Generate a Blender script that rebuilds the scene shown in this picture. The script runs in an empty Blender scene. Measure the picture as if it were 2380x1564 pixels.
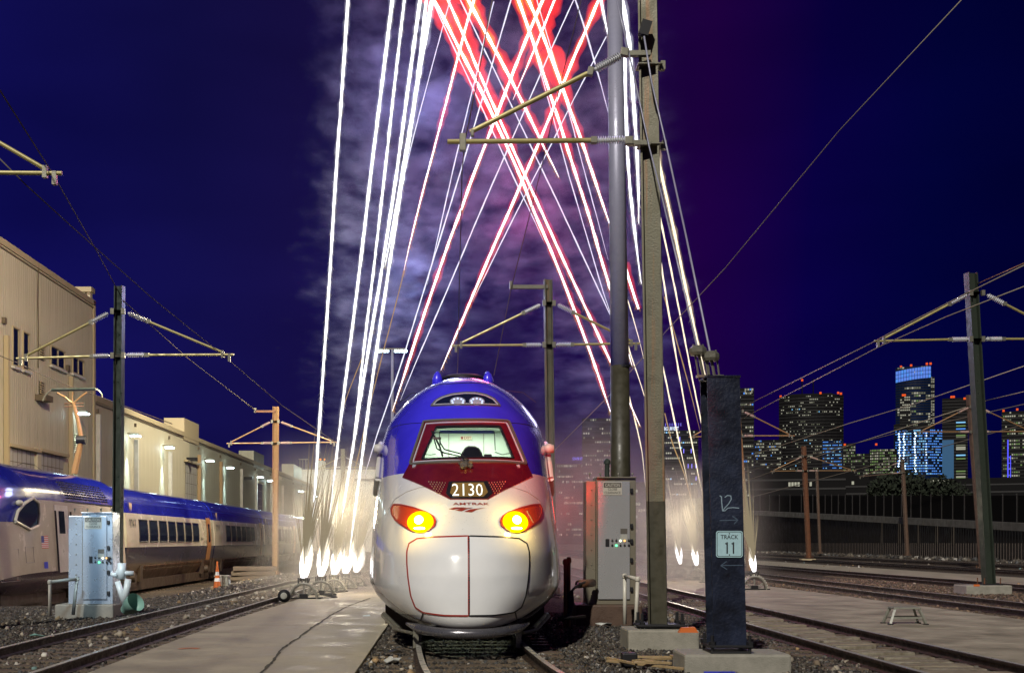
import bpy, bmesh, math, random
import numpy as np
from mathutils import Vector, Matrix
R = math.radians
random.seed(7); rng = np.random.default_rng(7)
S = bpy.context.scene
COL = S.collection

# ------------------------------------------------------------------ camera
cam = bpy.data.cameras.new('camera'); camo = bpy.data.objects.new('camera', cam); COL.objects.link(camo)
camo.location = (0, 0, 1.6); camo.rotation_euler = (R(90), 0, 0)
cam.sensor_width = 36; cam.lens = 36 * 2800 / 2380
cam.shift_x = (1190 - 1040) / 2380; cam.shift_y = (1255 - 782) / 2380
cam.clip_start = 0.1; cam.clip_end = 6000
S.camera = camo
# ------------------------------------------------------------------ world: night sky, navy to violet
W = bpy.data.worlds.new('World'); S.world = W; W.use_nodes = True
nt = W.node_tree; nt.nodes.clear()
def N(nt, t, **k):
    n = nt.nodes.new(t)
    for a, b in k.items():
        if hasattr(n, a): setattr(n, a, b)
        else: n.inputs[a.replace('_', ' ')].default_value = b
    return n
def ramp(nt, fac, stops, interp='LINEAR'):
    r = nt.nodes.new('ShaderNodeValToRGB'); cr = r.color_ramp; cr.interpolation = interp
    while len(cr.elements) > 1: cr.elements.remove(cr.elements[-1])
    for i, (p, c) in enumerate(stops):
        e = cr.elements[0] if i == 0 else cr.elements.new(p)
        e.position = p; e.color = (*c, 1) if len(c) == 3 else c
    nt.links.new(fac, r.inputs[0]); return r.outputs[0]
def math_(nt, op, a, b=None, clamp=False):
    m = nt.nodes.new('ShaderNodeMath'); m.operation = op; m.use_clamp = clamp
    for i, v in enumerate((a, b)):
        if v is None: continue
        if isinstance(v, (int, float)): m.inputs[i].default_value = v
        else: nt.links.new(v, m.inputs[i])
    return m.outputs[0]
tc = N(nt, 'ShaderNodeTexCoord'); sep = N(nt, 'ShaderNodeSeparateXYZ'); nt.links.new(tc.outputs['Generated'], sep.inputs[0])
fx = math_(nt, 'ADD', math_(nt, 'MULTIPLY', sep.outputs[0], 1.0), 0.5, True)
horiz = ramp(nt, fx, [(0.0, (.0035, .0035, .045)), (.15, (.005, .0045, .092)), (.30, (.0055, .0045, .060)), (.45, (.009, .005, .050)),
                      (.60, (.010, .002, .052)), (.70, (.012, .0003, .050)), (.78, (.0025, .0003, .048)), (.86, (.0006, .0010, .038)), (1.0, (.0003, .0003, .024))])
vert = ramp(nt, sep.outputs[2], [(0.0, (.9, .9, 1.1)), (.12, (1.0, 1.0, 1.15)), (.45, (.8, .8, .75)), (1.0, (.7, .7, .7))])
mp = N(nt, 'ShaderNodeMapping'); mp.inputs['Scale'].default_value = (1, 1, 3.0); nt.links.new(tc.outputs['Generated'], mp.inputs[0])
nz = N(nt, 'ShaderNodeTexNoise', Scale=2.2, Detail=3.0, Roughness=.55); nt.links.new(mp.outputs[0], nz.inputs['Vector'])
cl = ramp(nt, nz.outputs[0], [(.3, (.7, .7, .72)), (.7, (1.35, 1.3, 1.25))])
m1 = N(nt, 'ShaderNodeMix', data_type='RGBA', blend_type='MULTIPLY'); m1.inputs[0].default_value = 1
nt.links.new(horiz, m1.inputs[6]); nt.links.new(vert, m1.inputs[7])
m2 = N(nt, 'ShaderNodeMix', data_type='RGBA', blend_type='MULTIPLY'); m2.inputs[0].default_value = 1
nt.links.new(m1.outputs[2], m2.inputs[6]); nt.links.new(cl, m2.inputs[7])
bg = N(nt, 'ShaderNodeBackground', Strength=1.0); nt.links.new(m2.outputs[2], bg.inputs[0])
wo = N(nt, 'ShaderNodeOutputWorld'); nt.links.new(bg.outputs[0], wo.inputs[0])
# ------------------------------------------------------------------ lights
def light(name, kind, loc, energy, color, rot=(0, 0, 0), **k):
    l = bpy.data.lights.new(name, kind); l.energy = energy; l.color = color
    for a, b in k.items(): setattr(l, a, b)
    o = bpy.data.objects.new(name, l); COL.objects.link(o); o.location = loc; o.rotation_euler = rot; return o
def aim(o, tgt):
    o.rotation_euler = (Vector(tgt) - o.location).to_track_quat('-Z', 'Y').to_euler()
sun = light('sun', 'SUN', (-20, -40, 50), 2.95, (1.0, .95, .85), angle=R(1.5))
aim(sun, Vector((-20, -40, 50)) + Vector((.33, .95, -.80)))
# the fireworks light the yard: the two batteries of fountains and the bursts above them
FL = [
 ('fountain_glow', (-3.4, 36, 2.6), 700, (1.0, .86, .62), .5),
 ('fountain_glow', (9.0, 46, 2.4), 300, (1.0, .86, .64), .5),
 ('firework_glow', (-1.2, 50, 12), 1500, (.48, .55, 1.0), 1.5),
 ('firework_glow', (3.2, 49, 15), 1900, (1.0, .12, .34), 1.5),
 ('firework_glow', (8.5, 48, 10), 600, (.62, .60, 1.0), 1.5),
 ('firework_glow', (-1.0, 48, 19), 1600, (.60, .50, 1.0), 1.5),
]
for n, l, e, c, r in FL: light(n, 'POINT', l, e, c, shadow_soft_size=r)
w = light('warm_fill_light', 'SPOT', (-7.5, 37, 17), 30000, (1.0, .88, .63), spot_size=R(120), spot_blend=.6, shadow_soft_size=.4)  # added warm fill, unseen source, for the hall and parked train
aim(w, (-22, 62, 8))
w = light('warm_fill_light', 'SPOT', (-8, 84, 22), 34000, (1.0, .92, .72), spot_size=R(120), spot_blend=.6, shadow_soft_size=.4)  # added warm fill for the long shed, no visible source
aim(w, (-22, 104, 6))
rf = light('red_fill_light', 'SPOT', (2.7, 7.2, 3.2), 7500, (1.0, .02, .015), spot_size=R(15), spot_blend=1.0, shadow_soft_size=.6)  # added unseen red spot that reddens the train's right side
aim(rf, (1.55, 18.5, 3.0))
bf = light('blue_fill_light', 'SPOT', (-6.5, 5.0, 5.0), 2600, (.22, .22, 1.0), spot_size=R(15), spot_blend=1.0, shadow_soft_size=.6)  # added unseen blue spot that brightens the roof's left side
aim(bf, (-.2, 19.0, 3.9))
w = light('warm_fill_light', 'SPOT', (-4.5, 62, 11), 7500, (1.0, .84, .52), spot_size=R(110), spot_blend=.7, shadow_soft_size=.3)  # added warm fill on the coach sides, source unseen
aim(w, (-12.5, 52, 1.6))
light('red_fill_light', 'POINT', (3.4, 36, 2.6), 60, (1.0, .03, .01), shadow_soft_size=.5)  # added red point light that colours the smoke beside the train
# ------------------------------------------------------------------ render look
S.view_settings.view_transform = 'Standard'; S.view_settings.look = 'None'
S.view_settings.exposure = 0; S.view_settings.gamma = 1; S.view_settings.use_curve_mapping = False
S.cycles.use_denoising = True; S.cycles.max_bounces = 6; S.cycles.transparent_max_bounces = 12
S.cycles.volume_bounces = 0; S.cycles.volume_step_rate = 1.0; S.cycles.volume_max_steps = 96
S.cycles.sample_clamp_indirect = 4; S.cycles.caustics_reflective = False; S.cycles.caustics_refractive = False

# ================================================================== helpers
F = 2800.
def X(u, Y): return (u - 1040) * Y / F
def Z(v, Y): return 1.6 + (1255 - v) * Y / F
def P(u, v, Y): return Vector((X(u, Y), Y, Z(v, Y)))
def tag(o, label=None, cat=None, group=None, kind=None):
    if label: o['label'] = label
    if cat: o['category'] = cat
    if group: o['group'] = group
    if kind: o['kind'] = kind
    return o
def thing(name, label, cat, loc=(0, 0, 0), group=None, rz=0):
    o = bpy.data.objects.new(name, None); o.empty_display_size = .2; COL.objects.link(o)
    o.location = loc; o.rotation_euler = (0, 0, rz)
    return tag(o, label, cat, group)
def link(name, me, m, parent=None, loc=(0, 0, 0)):
    if m and not me.materials: me.materials.append(m)
    o = bpy.data.objects.new(name, me); COL.objects.link(o); o.location = loc
    if parent: o.parent = parent
    return o
class MB:
    def __init__(s): s.v = []; s.f = []
    def add(s, vs, fs):
        b = len(s.v); s.v += [tuple(p) for p in vs]; s.f += [tuple(i + b for i in f) for f in fs]; return s
    def box(s, c, d, rz=0, rx=0, ry=0):
        M = Matrix.Rotation(rz, 3, 'Z') @ Matrix.Rotation(ry, 3, 'Y') @ Matrix.Rotation(rx, 3, 'X')
        vs = [Vector(c) + M @ Vector((d[0] / 2 * i, d[1] / 2 * j, d[2] / 2 * k)) for i in (-1, 1) for j in (-1, 1) for k in (-1, 1)]
        return s.add(vs, [(0, 1, 3, 2), (4, 6, 7, 5), (0, 4, 5, 1), (2, 3, 7, 6), (0, 2, 6, 4), (1, 5, 7, 3)])
    def b2(s, a, b):  # box from corner to corner
        return s.box([(a[i] + b[i]) / 2 for i in range(3)], [abs(b[i] - a[i]) for i in range(3)])
    def lathe(s, p0, p1, prof, n=8, cap=True):  # prof [(t, r)] along p0->p1
        p0 = Vector(p0); p1 = Vector(p1); d = p1 - p0; q = d.to_track_quat('Z', 'Y'); b = len(s.v)
        for t, r in prof:
            for k in range(n):
                a = 2 * math.pi * k / n
                s.v.append(tuple(p0 + d * t + q @ Vector((math.cos(a) * r, math.sin(a) * r, 0))))
        m = len(prof)
        for i in range(m - 1):
            for k in range(n):
                k2 = (k + 1) % n
                s.f.append((b + i * n + k, b + i * n + k2, b + (i + 1) * n + k2, b + (i + 1) * n + k))
        if cap: s.f.append(tuple(b + k for k in range(n))[::-1]); s.f.append(tuple(b + (m - 1) * n + k for k in range(n)))
        return s
    def tube(s, p0, p1, r, n=8, r1=None): return s.lathe(p0, p1, [(0, r), (1, r if r1 is None else r1)], n)
    def path(s, pts, r, n=6):
        pts = [Vector(p) for p in pts]; b = len(s.v); m = len(pts)
        rs = r if hasattr(r, '__len__') else [r] * m
        up = None
        for i, p in enumerate(pts):
            d = (pts[min(i + 1, m - 1)] - pts[max(i - 1, 0)]).normalized()
            if up is None: up = Vector((0, 0, 1)) if abs(d.z) < .9 else Vector((0, 1, 0))
            a1 = d.cross(up).normalized(); a2 = a1.cross(d).normalized(); up = a2
            for k in range(n):
                a = 2 * math.pi * k / n
                s.v.append(tuple(p + (a1 * math.cos(a) + a2 * math.sin(a)) * rs[i]))
        for i in range(m - 1):
            for k in range(n):
                k2 = (k + 1) % n
                s.f.append((b + i * n + k, b + (i + 1) * n + k, b + (i + 1) * n + k2, b + i * n + k2))
        s.f.append(tuple(b + k for k in range(n))); s.f.append(tuple(b + (m - 1) * n + k for k in range(n))[::-1])
        return s
    def prism(s, poly, axis, a, b):  # poly 2-D; axis 0/1/2 extruded from a to b
        def mk(p, t):
            return {0: (t, p[0], p[1]), 1: (p[0], t, p[1]), 2: (p[0], p[1], t)}[axis]
        n = len(poly); vs = [mk(p, a) for p in poly] + [mk(p, b) for p in poly]
        return s.add(vs, [tuple(range(n)), tuple(range(2 * n - 1, n - 1, -1))] + [(i, (i + 1) % n + 0, (i + 1) % n + n, i + n)[::-1] for i in range(n)])
    def mesh(s, name, smooth=False):
        me = bpy.data.meshes.new(name); me.from_pydata(s.v, [], s.f)
        bm = bmesh.new(); bm.from_mesh(me); bmesh.ops.recalc_face_normals(bm, faces=bm.faces); bm.to_mesh(me); bm.free()
        if smooth:
            me.polygons.foreach_set('use_smooth', [True] * len(me.polygons))
        me.update(); return me
    def build(s, name, m, parent=None, loc=(0, 0, 0), smooth=False, bevel=0):
        o = link(name, s.mesh(name, smooth), m, parent, loc)
        if bevel:
            md = o.modifiers.new('bevel', 'BEVEL'); md.width = bevel; md.segments = 2; md.limit_method = 'ANGLE'
        return o
def copy_tree(o, parent=None):
    c = o.copy(); COL.objects.link(c)
    if parent: c.parent = parent
    for ch in list(o.children): copy_tree(ch, c)
    return c
def smoothangle(o, a=35):
    me = o.data; me.polygons.foreach_set('use_smooth', [True] * len(me.polygons))
    if hasattr(me, 'set_sharp_from_angle'): me.set_sharp_from_angle(angle=R(a))
    return o
# ---- materials
def mat(name, base, rough=.6, metal=0, emit=None, es=0, noise=None, bump=None, coat=0, spec=.5, streak=None):
    """noise=(scale, amount, colour2) mottles; bump=(scale, strength); streak=(colour, amount) vertical streaks"""
    m = bpy.data.materials.new(name); m.use_nodes = True; t = m.node_tree; b = t.nodes['Principled BSDF']
    b.inputs['Base Color'].default_value = (*base, 1); b.inputs['Roughness'].default_value = rough; b.inputs['Metallic'].default_value = metal
    b.inputs['Specular IOR Level'].default_value = spec
    if coat: b.inputs['Coat Weight'].default_value = coat; b.inputs['Coat Roughness'].default_value = .04
    if emit: b.inputs['Emission Color'].default_value = (*emit, 1); b.inputs['Emission Strength'].default_value = es
    co = t.nodes.new('ShaderNodeTexCoord'); last = None
    if noise:
        n = N(t, 'ShaderNodeTexNoise', Scale=noise[0], Detail=6.0, Roughness=.62); t.links.new(co.outputs['Object'], n.inputs['Vector'])
        last = ramp(t, n.outputs[0], [(.5 - noise[1], base), (.5 + noise[1], noise[2])])
        t.links.new(math_(t, 'MULTIPLY_ADD' if False else 'MULTIPLY', n.outputs[0], rough * 1.6), b.inputs['Roughness'])
    if streak:
        mp = N(t, 'ShaderNodeMapping'); mp.inputs['Scale'].default_value = (3, 3, .12); t.links.new(co.outputs['Object'], mp.inputs[0])
        n = N(t, 'ShaderNodeTexNoise', Scale=1.6, Detail=5.0, Roughness=.7); t.links.new(mp.outputs[0], n.inputs['Vector'])
        f = ramp(t, n.outputs[0], [(.52, (0, 0, 0)), (.75, (streak[1],) * 3)])
        mx = N(t, 'ShaderNodeMix', data_type='RGBA'); t.links.new(f, mx.inputs[0])
        if last is None: mx.inputs[6].default_value = (*base, 1)
        else: t.links.new(last, mx.inputs[6])
        mx.inputs[7].default_value = (*streak[0], 1); last = mx.outputs[2]
    if last is not None: t.links.new(last, b.inputs['Base Color'])
    if bump:
        n2 = N(t, 'ShaderNodeTexNoise', Scale=bump[0], Detail=6.0, Roughness=.6); t.links.new(co.outputs['Object'], n2.inputs['Vector'])
        bp = N(t, 'ShaderNodeBump', Strength=bump[1], Distance=.02); t.links.new(n2.outputs[0], bp.inputs['Height']); t.links.new(bp.outputs[0], b.inputs['Normal'])
    return m
def emis(name, c, s):
    m = bpy.data.materials.new(name); m.use_nodes = True; t = m.node_tree; t.nodes.clear()
    e = N(t, 'ShaderNodeEmission', Strength=s); e.inputs[0].default_value = (*c, 1)
    o = N(t, 'ShaderNodeOutputMaterial'); t.links.new(e.outputs[0], o.inputs[0]); return m
def glass_thin(name, tint, refl=.12):
    m = bpy.data.materials.new(name); m.use_nodes = True; t = m.node_tree; t.nodes.clear()
    tr = N(t, 'ShaderNodeBsdfTransparent'); tr.inputs[0].default_value = (*tint, 1)
    g = N(t, 'ShaderNodeBsdfGlossy'); g.inputs['Roughness'].default_value = .03
    lw = N(t, 'ShaderNodeFresnel', IOR=1.5)
    mx = N(t, 'ShaderNodeMixShader'); t.links.new(lw.outputs[0], mx.inputs[0]); t.links.new(tr.outputs[0], mx.inputs[1]); t.links.new(g.outputs[0], mx.inputs[2])
    o = N(t, 'ShaderNodeOutputMaterial'); t.links.new(mx.outputs[0], o.inputs[0]); return m

M = dict(
 conc=mat('concrete', (.20, .175, .125), .85, noise=(1.1, .17, (.37, .33, .25)), bump=(60, .25), streak=((.15, .13, .09), .5)),
 conc_d=mat('concrete_dark', (.16, .15, .13), .9, noise=(5, .2, (.26, .24, .20)), bump=(40, .4)),
 plinth=mat('concrete_plinth', (.22, .21, .17), .9, noise=(6, .2, (.33, .31, .26)), bump=(50, .5)),
 crack=mat('crack_filler', (.05, .045, .03), .95),
 rail=mat('rail_steel', (.050, .028, .016), .7, .2, noise=(8, .2, (.022, .016, .012))),
 railtop=mat('rail_head', (.60, .60, .56), .38, .3, noise=(3, .2, (.34, .31, .26))),
 tie=mat('tie_wood', (.07, .05, .035), .9, noise=(6, .25, (.16, .12, .08)), bump=(30, .6)),
 galv=mat('galvanised_steel', (.30, .29, .22), .5, .6, noise=(7, .25, (.20, .19, .15)), bump=(60, .15)),
 galvb=mat('grey_tube_steel', (.40, .40, .50), .5, .2, noise=(3, .25, (.28, .28, .38)), bump=(60, .2)),
 green=mat('green_steel', (.035, .05, .04), .45, .4, noise=(5, .25, (.07, .085, .07))),
 olive=mat('olive_pipe', (.34, .29, .10), .5, .2, noise=(6, .2, (.42, .36, .15))),
 ins=mat('insulator_grey', (.55, .56, .58), .3),
 insr=mat('insulator_rose', (.50, .36, .30), .4),
 copper=mat('orange_pipe', (.38, .22, .10), .5, .3, noise=(5, .2, (.28, .16, .07))),
 dark=mat('dark_metal', (.02, .02, .022), .5, .4),
 rubber=mat('black_rubber', (.012, .012, .012), .5),
 wire=mat('wire_metal', (.13, .11, .09), .9, spec=.1),
 wireb=mat('wire_pale', (.34, .30, .22), .9, spec=.1),
 wall=mat('tan_cladding', (.42, .37, .25), .65, noise=(.25, .22, (.52, .47, .33)), streak=((.17, .13, .07), .55)),
 wallg=mat('grey_cladding', (.26, .25, .18), .6, noise=(.25, .22, (.33, .32, .24)), streak=((.15, .14, .10), .5)),
 trim=mat('tan_trim', (.42, .34, .20), .6),
 trimd=mat('dark_trim', (.13, .10, .06), .6),
 pipe=mat('white_downpipe', (.62, .60, .52), .5, noise=(2, .2, (.5, .47, .4))),
 pipeo=mat('tan_downpipe', (.36, .24, .12), .55),
 glassd=mat('dark_window_glass', (.008, .012, .03), .08, spec=.8),
 doorp=mat('roller_door_panel', (.34, .32, .27), .6, noise=(2, .2, (.42, .40, .34))),
 white=mat('white_render', (.55, .56, .50), .7, noise=(.4, .2, (.62, .62, .56))),
 alum=mat('cabinet_aluminium', (.66, .72, .80), .34, .6, noise=(1.6, .3, (.36, .44, .54)), bump=(3.5, .12)),
 alumd=mat('cabinet_side_aluminium', (.42, .44, .42), .36, .9, noise=(2, .3, (.30, .31, .29)), bump=(4, .2)),
 column=mat('blue_black_paint', (.010, .011, .015), .5, .2, noise=(3, .2, (.012, .020, .050)), bump=(25, .4)),
 orange=mat('orange_plastic', (.62, .15, .03), .5), reflw=mat('white_reflective', (.8, .8, .8), .35),
 boxg=mat('grey_box', (.40, .40, .36), .6, noise=(6, .2, (.3, .3, .26))),
 pvc=mat('pvc_pipe', (.55, .60, .62), .35), stool=mat('grey_stool', (.27, .27, .22), .55, noise=(9, .2, (.17, .17, .14))),
 wood=mat('scrap_wood', (.45, .33, .17), .8, noise=(7, .25, (.25, .17, .08)), bump=(25, .5)),
 paper=mat('paper_scrap', (.55, .56, .52), .8, noise=(6, .2, (.35, .36, .34))),
 bluesign=mat('blue_sign_face', (.03, .05, .55), .4),
 signw=mat('sign_white', (.42, .62, .66), .45, noise=(18, .15, (.36, .55, .6))), signk=mat('sign_black', (.02, .02, .025), .5),
 plate=mat('caution_plate', (.46, .43, .36), .5), plated=mat('caution_plate_dark', (.10, .09, .075), .5), ink=mat('print_ink', (.03, .03, .03), .6),
 chalk=mat('chalk_mark', (.22, .30, .36), .9), chalkf=mat('faint_chalk_mark', (.06, .09, .13), .9),
 launcher=mat('launcher_frame', (.36, .35, .30), .55, .3, noise=(9, .2, (.18, .17, .14))), tubes=mat('firework_tube', (.05, .045, .04), .7), tubew=mat('firework_tube_pale', (.5, .46, .38), .7),
 tower=mat('tower_facade', (.005, .0045, .005), .6, spec=.1), towerb=mat('tower_blue_glass', (.004, .012, .04), .2, spec=.8), towert=mat('tower_teal_face', (.02, .08, .16), .5, emit=(.0, .045, .13), es=.5),
 rust=mat('rust_red_pole', (.24, .10, .05), .6, .3, noise=(4, .2, (.14, .07, .04))), brownp=mat('brown_pole', (.20, .13, .09), .6, .3, noise=(4, .2, (.12, .08, .06))),
 tree=mat('dark_foliage', (.012, .018, .008), .9), bark=mat('bark', (.05, .04, .03), .9),
 sheet=mat('dark_sheet_piling', (.010, .009, .008), .7, spec=.1, noise=(1, .2, (.016, .012, .009))), coping=mat('coping_concrete', (.13, .125, .11), .9, noise=(1.2, .25, (.07, .065, .055)), streak=((.07, .065, .05), .8)),
 fence=mat('fence_post_metal', (.035, .032, .03), .5, .4), screen=mat('fence_screen', (.006, .0055, .0055), .9, spec=.05),
 seat=mat('seat_vinyl', (.045, .03, .035), .5), cabw=mat('cab_wall', (.62, .68, .60), .6), dash=mat('cab_dash', (.30, .32, .36), .5), visor=mat('sun_visor', (.25, .30, .45), .4),
 red_l=mat('logo_red', (.30, .035, .02), .5), blue_l=mat('logo_blue', (.02, .04, .30), .5), gold=mat('logo_gold', (.5, .36, .2), .5),
 under=mat('underframe', (.035, .022, .014), .7, noise=(3, .2, (.06, .036, .02))), door=mat('door_brown', (.28, .13, .05), .5), bellows=mat('bellows', (.012, .012, .014), .9),
 housing=mat('headlight_housing', (.62, .07, .012), .16, coat=1.0), maskp=mat('windshield_mask', (.12, .007, .008), .13, coat=1.0, noise=(5, .14, (.16, .012, .010))),  # mask and housing red: red light on black, put into the colour
 trimr=mat('seam_red_lit', (.32, .03, .02), .35), seam=mat('seam_black', (.012, .012, .014), .4), bumper=mat('bumper_steel', (.25, .25, .27), .3, .7, noise=(14, .2, (.15, .14, .15)), bump=(40, .1)),  # seam_red_lit: black seam with the red light put into its colour
 tarp=mat('green_plastic_scrap', (.20, .38, .33), .5), dirt=mat('dirt_mound', (.10, .075, .05), .95, noise=(9, .25, (.18, .14, .09)), bump=(20, 1.0)),
)
E = dict(
 wcore=emis('spark_white', (.93, .94, 1.0), 2.6), wthin=emis('spark_pale', (.86, .86, 1.0), 1.15), cream=emis('spark_cream', (1.0, .86, .62), 1.5),
 ochre=emis('ember_ochre', (.50, .27, .045), 1.0), red=emis('ember_red', (1.0, .028, .004), 1.0), beige=emis('spark_beige', (.66, .54, .34), .42), tanl=emis('spark_tan', (.55, .36, .15), .75),
 hair=emis('spark_hair', (.60, .55, .42), .7), flame=emis('fountain_white', (.95, .93, 1.0), 6.0), lampc=emis('lamp_cool', (.70, .93, 1.0), 30.0), lampw=emis('lamp_white', (.85, .95, 1.0), 14.0),
 headw=emis('headlamp_white', (1.0, .93, .62), 9.0), heady=emis('headlamp_yellow', (1.0, .82, .0), 1.5), num=emis('number_white', (1.0, 1.0, .85), 1.6), numbg=emis('number_board_glow', (.30, .17, .05), .75),
 winw=emis('window_white', (.95, .93, .72), .42), winy=emis('window_dim', (.50, .52, .36), .28), wing=emis('window_green', (.40, .62, .22), .38), winb=emis('window_blue', (.10, .32, .95), .9), winc=emis('window_cyan', (.25, .60, .95), 1.0),
 crown=emis('crown_blue', (.12, .26, .85), .95), starb=emis('facade_star', (.60, .80, 1.0), 3.0), redl=emis('beacon_red', (1.0, .12, .02), .9), neon=emis('neon_blue', (.10, .10, 1.0), 1.3), signe=emis('sign_glow', (.75, .85, 1.0), 1.5),
 signb=emis('sign_glow_blue', (.25, .22, 1.0), 1.6), exitp=emis('exit_plate', (.75, .62, .50), .6), ledg=emis('led_green', (.1, 1.0, .3), 4), ledw=emis('led_white', (.9, 1.0, .7), 4), leda=emis('led_amber', (1.0, .5, .15), 2), oled=emis('roof_amber', (1.0, .35, .05), 2), cablamp=emis('ditch_led', (.55, .65, 1.0), 1.6),
)
def glowvol(name, c, k):
    m = bpy.data.materials.new(name); m.use_nodes = True; t = m.node_tree; t.nodes.clear()
    e = N(t, 'ShaderNodeEmission', Strength=k); e.inputs[0].default_value = (*c, 1); o = N(t, 'ShaderNodeOutputMaterial'); t.links.new(e.outputs[0], o.inputs['Volume']); return m
E.update(redv=glowvol('glowing_red_sparks', (1.0, .035, .002), 1.5), ochv=glowvol('glowing_amber_sparks', (1.0, .38, .03), 2.6), whv=glowvol('glowing_white_sparks', (.72, .74, .88), 1.1), crv=glowvol('glowing_cream_sparks', (.80, .58, .28), 1.6), flv=glowvol('fountain_glare', (1.0, .93, .80), 5.0))
def text_mesh(s, w, h, bold=.012):
    """mesh of a line of lettering, centred, fitted to w x h in its x/y plane"""
    c = bpy.data.curves.new('t', 'FONT'); c.body = s; c.resolution_u = 2; c.offset = bold
    o = bpy.data.objects.new('t', c); COL.objects.link(o); bpy.context.view_layer.update()
    me = bpy.data.meshes.new_from_object(o.evaluated_get(bpy.context.evaluated_depsgraph_get()))
    bpy.data.objects.remove(o); me.materials.clear()
    co = np.empty(len(me.vertices) * 3); me.vertices.foreach_get('co', co); co = co.reshape(-1, 3)
    a = co.min(0); b = co.max(0); d = np.maximum(b - a, 1e-6)
    co[:, 0] = ((co[:, 0] - a[0]) / d[0] - .5) * w; co[:, 1] = ((co[:, 1] - a[1]) / d[1] - .5) * h; co[:, 2] = 0
    me.vertices.foreach_set('co', co.ravel()); me.update(); return me
def lettering(s, w, h, loc, m, parent=None, face='-Y', name='lettering'):
    me = text_mesh(s, w, h); me.name = name
    o = link(name, me, m, parent, loc)
    o.rotation_euler = {'-Y': (R(90), 0, 0), '+X': (R(90), 0, R(90))}[face]
    return o

# ================================================================== ground and track
def lerp_tab(tab, x):
    return float(np.interp(x, [a for a, b in tab], [b for a, b in tab]))
def ground_z(x, y):
    a = min(max((-x - 7.5) / 3.5, 0), 1); b = min(max((y - 27) / 14, 0), 1)
    return -.055 - .50 * (a * a * (3 - 2 * a)) * (b * b * (3 - 2 * b))
def mat_ballast():
    m = bpy.data.materials.new('ballast'); m.use_nodes = True; t = m.node_tree; b = t.nodes['Principled BSDF']
    co = t.nodes.new('ShaderNodeTexCoord'); v = N(t, 'ShaderNodeTexVoronoi', Scale=16.0); t.links.new(co.outputs['Object'], v.inputs['Vector'])
    v2 = N(t, 'ShaderNodeTexVoronoi', Scale=7.0); t.links.new(co.outputs['Object'], v2.inputs['Vector'])
    n = N(t, 'ShaderNodeTexNoise', Scale=.35, Detail=4.0); t.links.new(co.outputs['Object'], n.inputs['Vector'])
    sp = N(t, 'ShaderNodeSeparateColor'); t.links.new(v.outputs['Color'], sp.inputs[0])
    c1 = ramp(t, sp.outputs[0], [(0, (.018, .014, .010)), (.6, (.058, .046, .033)), (.93, (.11, .09, .068)), (1, (.20, .18, .15))])
    c2 = ramp(t, n.outputs[0], [(.35, (.65, .62, .60)), (.65, (1.25, 1.1, .95))])
    mx = N(t, 'ShaderNodeMix', data_type='RGBA', blend_type='MULTIPLY'); mx.inputs[0].default_value = 1
    t.links.new(c1, mx.inputs[6]); t.links.new(c2, mx.inputs[7]); t.links.new(mx.outputs[2], b.inputs['Base Color'])
    b.inputs['Roughness'].default_value = .9
    s = math_(t, 'ADD', v.outputs['Distance'], math_(t, 'MULTIPLY', v2.outputs['Distance'], .8))
    bp = N(t, 'ShaderNodeBump', Strength=1.0, Distance=.05); bp.invert = True; t.links.new(s, bp.inputs['Height']); t.links.new(bp.outputs[0], b.inputs['Normal'])
    return m
M['ballast'] = mat_ballast()
M['boardp'] = mat('dusty_board', (.30, .27, .20), .9, noise=(5, .22, (.12, .095, .06)), bump=(25, .8)); M['boardd'] = mat('dark_board', (.15, .12, .08), .9, noise=(5, .22, (.28, .24, .17)), bump=(25, .8))
xs = np.unique(np.concatenate([np.linspace(-1500, -40, 10), np.arange(-40, 60, 1.0), np.linspace(60, 1800, 10)]))
ys = np.unique(np.concatenate([np.linspace(-60, 4, 6), np.arange(4, 70, 1.5), np.linspace(70, 220, 30), np.linspace(240, 3000, 10)]))
gv = [(float(x), float(y), ground_z(x, y)) for y in ys for x in xs]; nx = len(xs)
gf = [(j * nx + i, j * nx + i + 1, (j + 1) * nx + i + 1, (j + 1) * nx + i) for j in range(len(ys) - 1) for i in range(nx - 1)]
me = bpy.data.meshes.new('ground'); me.from_pydata(gv, [], gf); me.polygons.foreach_set('use_smooth', [True] * len(gf))
tag(link('ground', me, M['ballast']), kind='structure')

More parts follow.
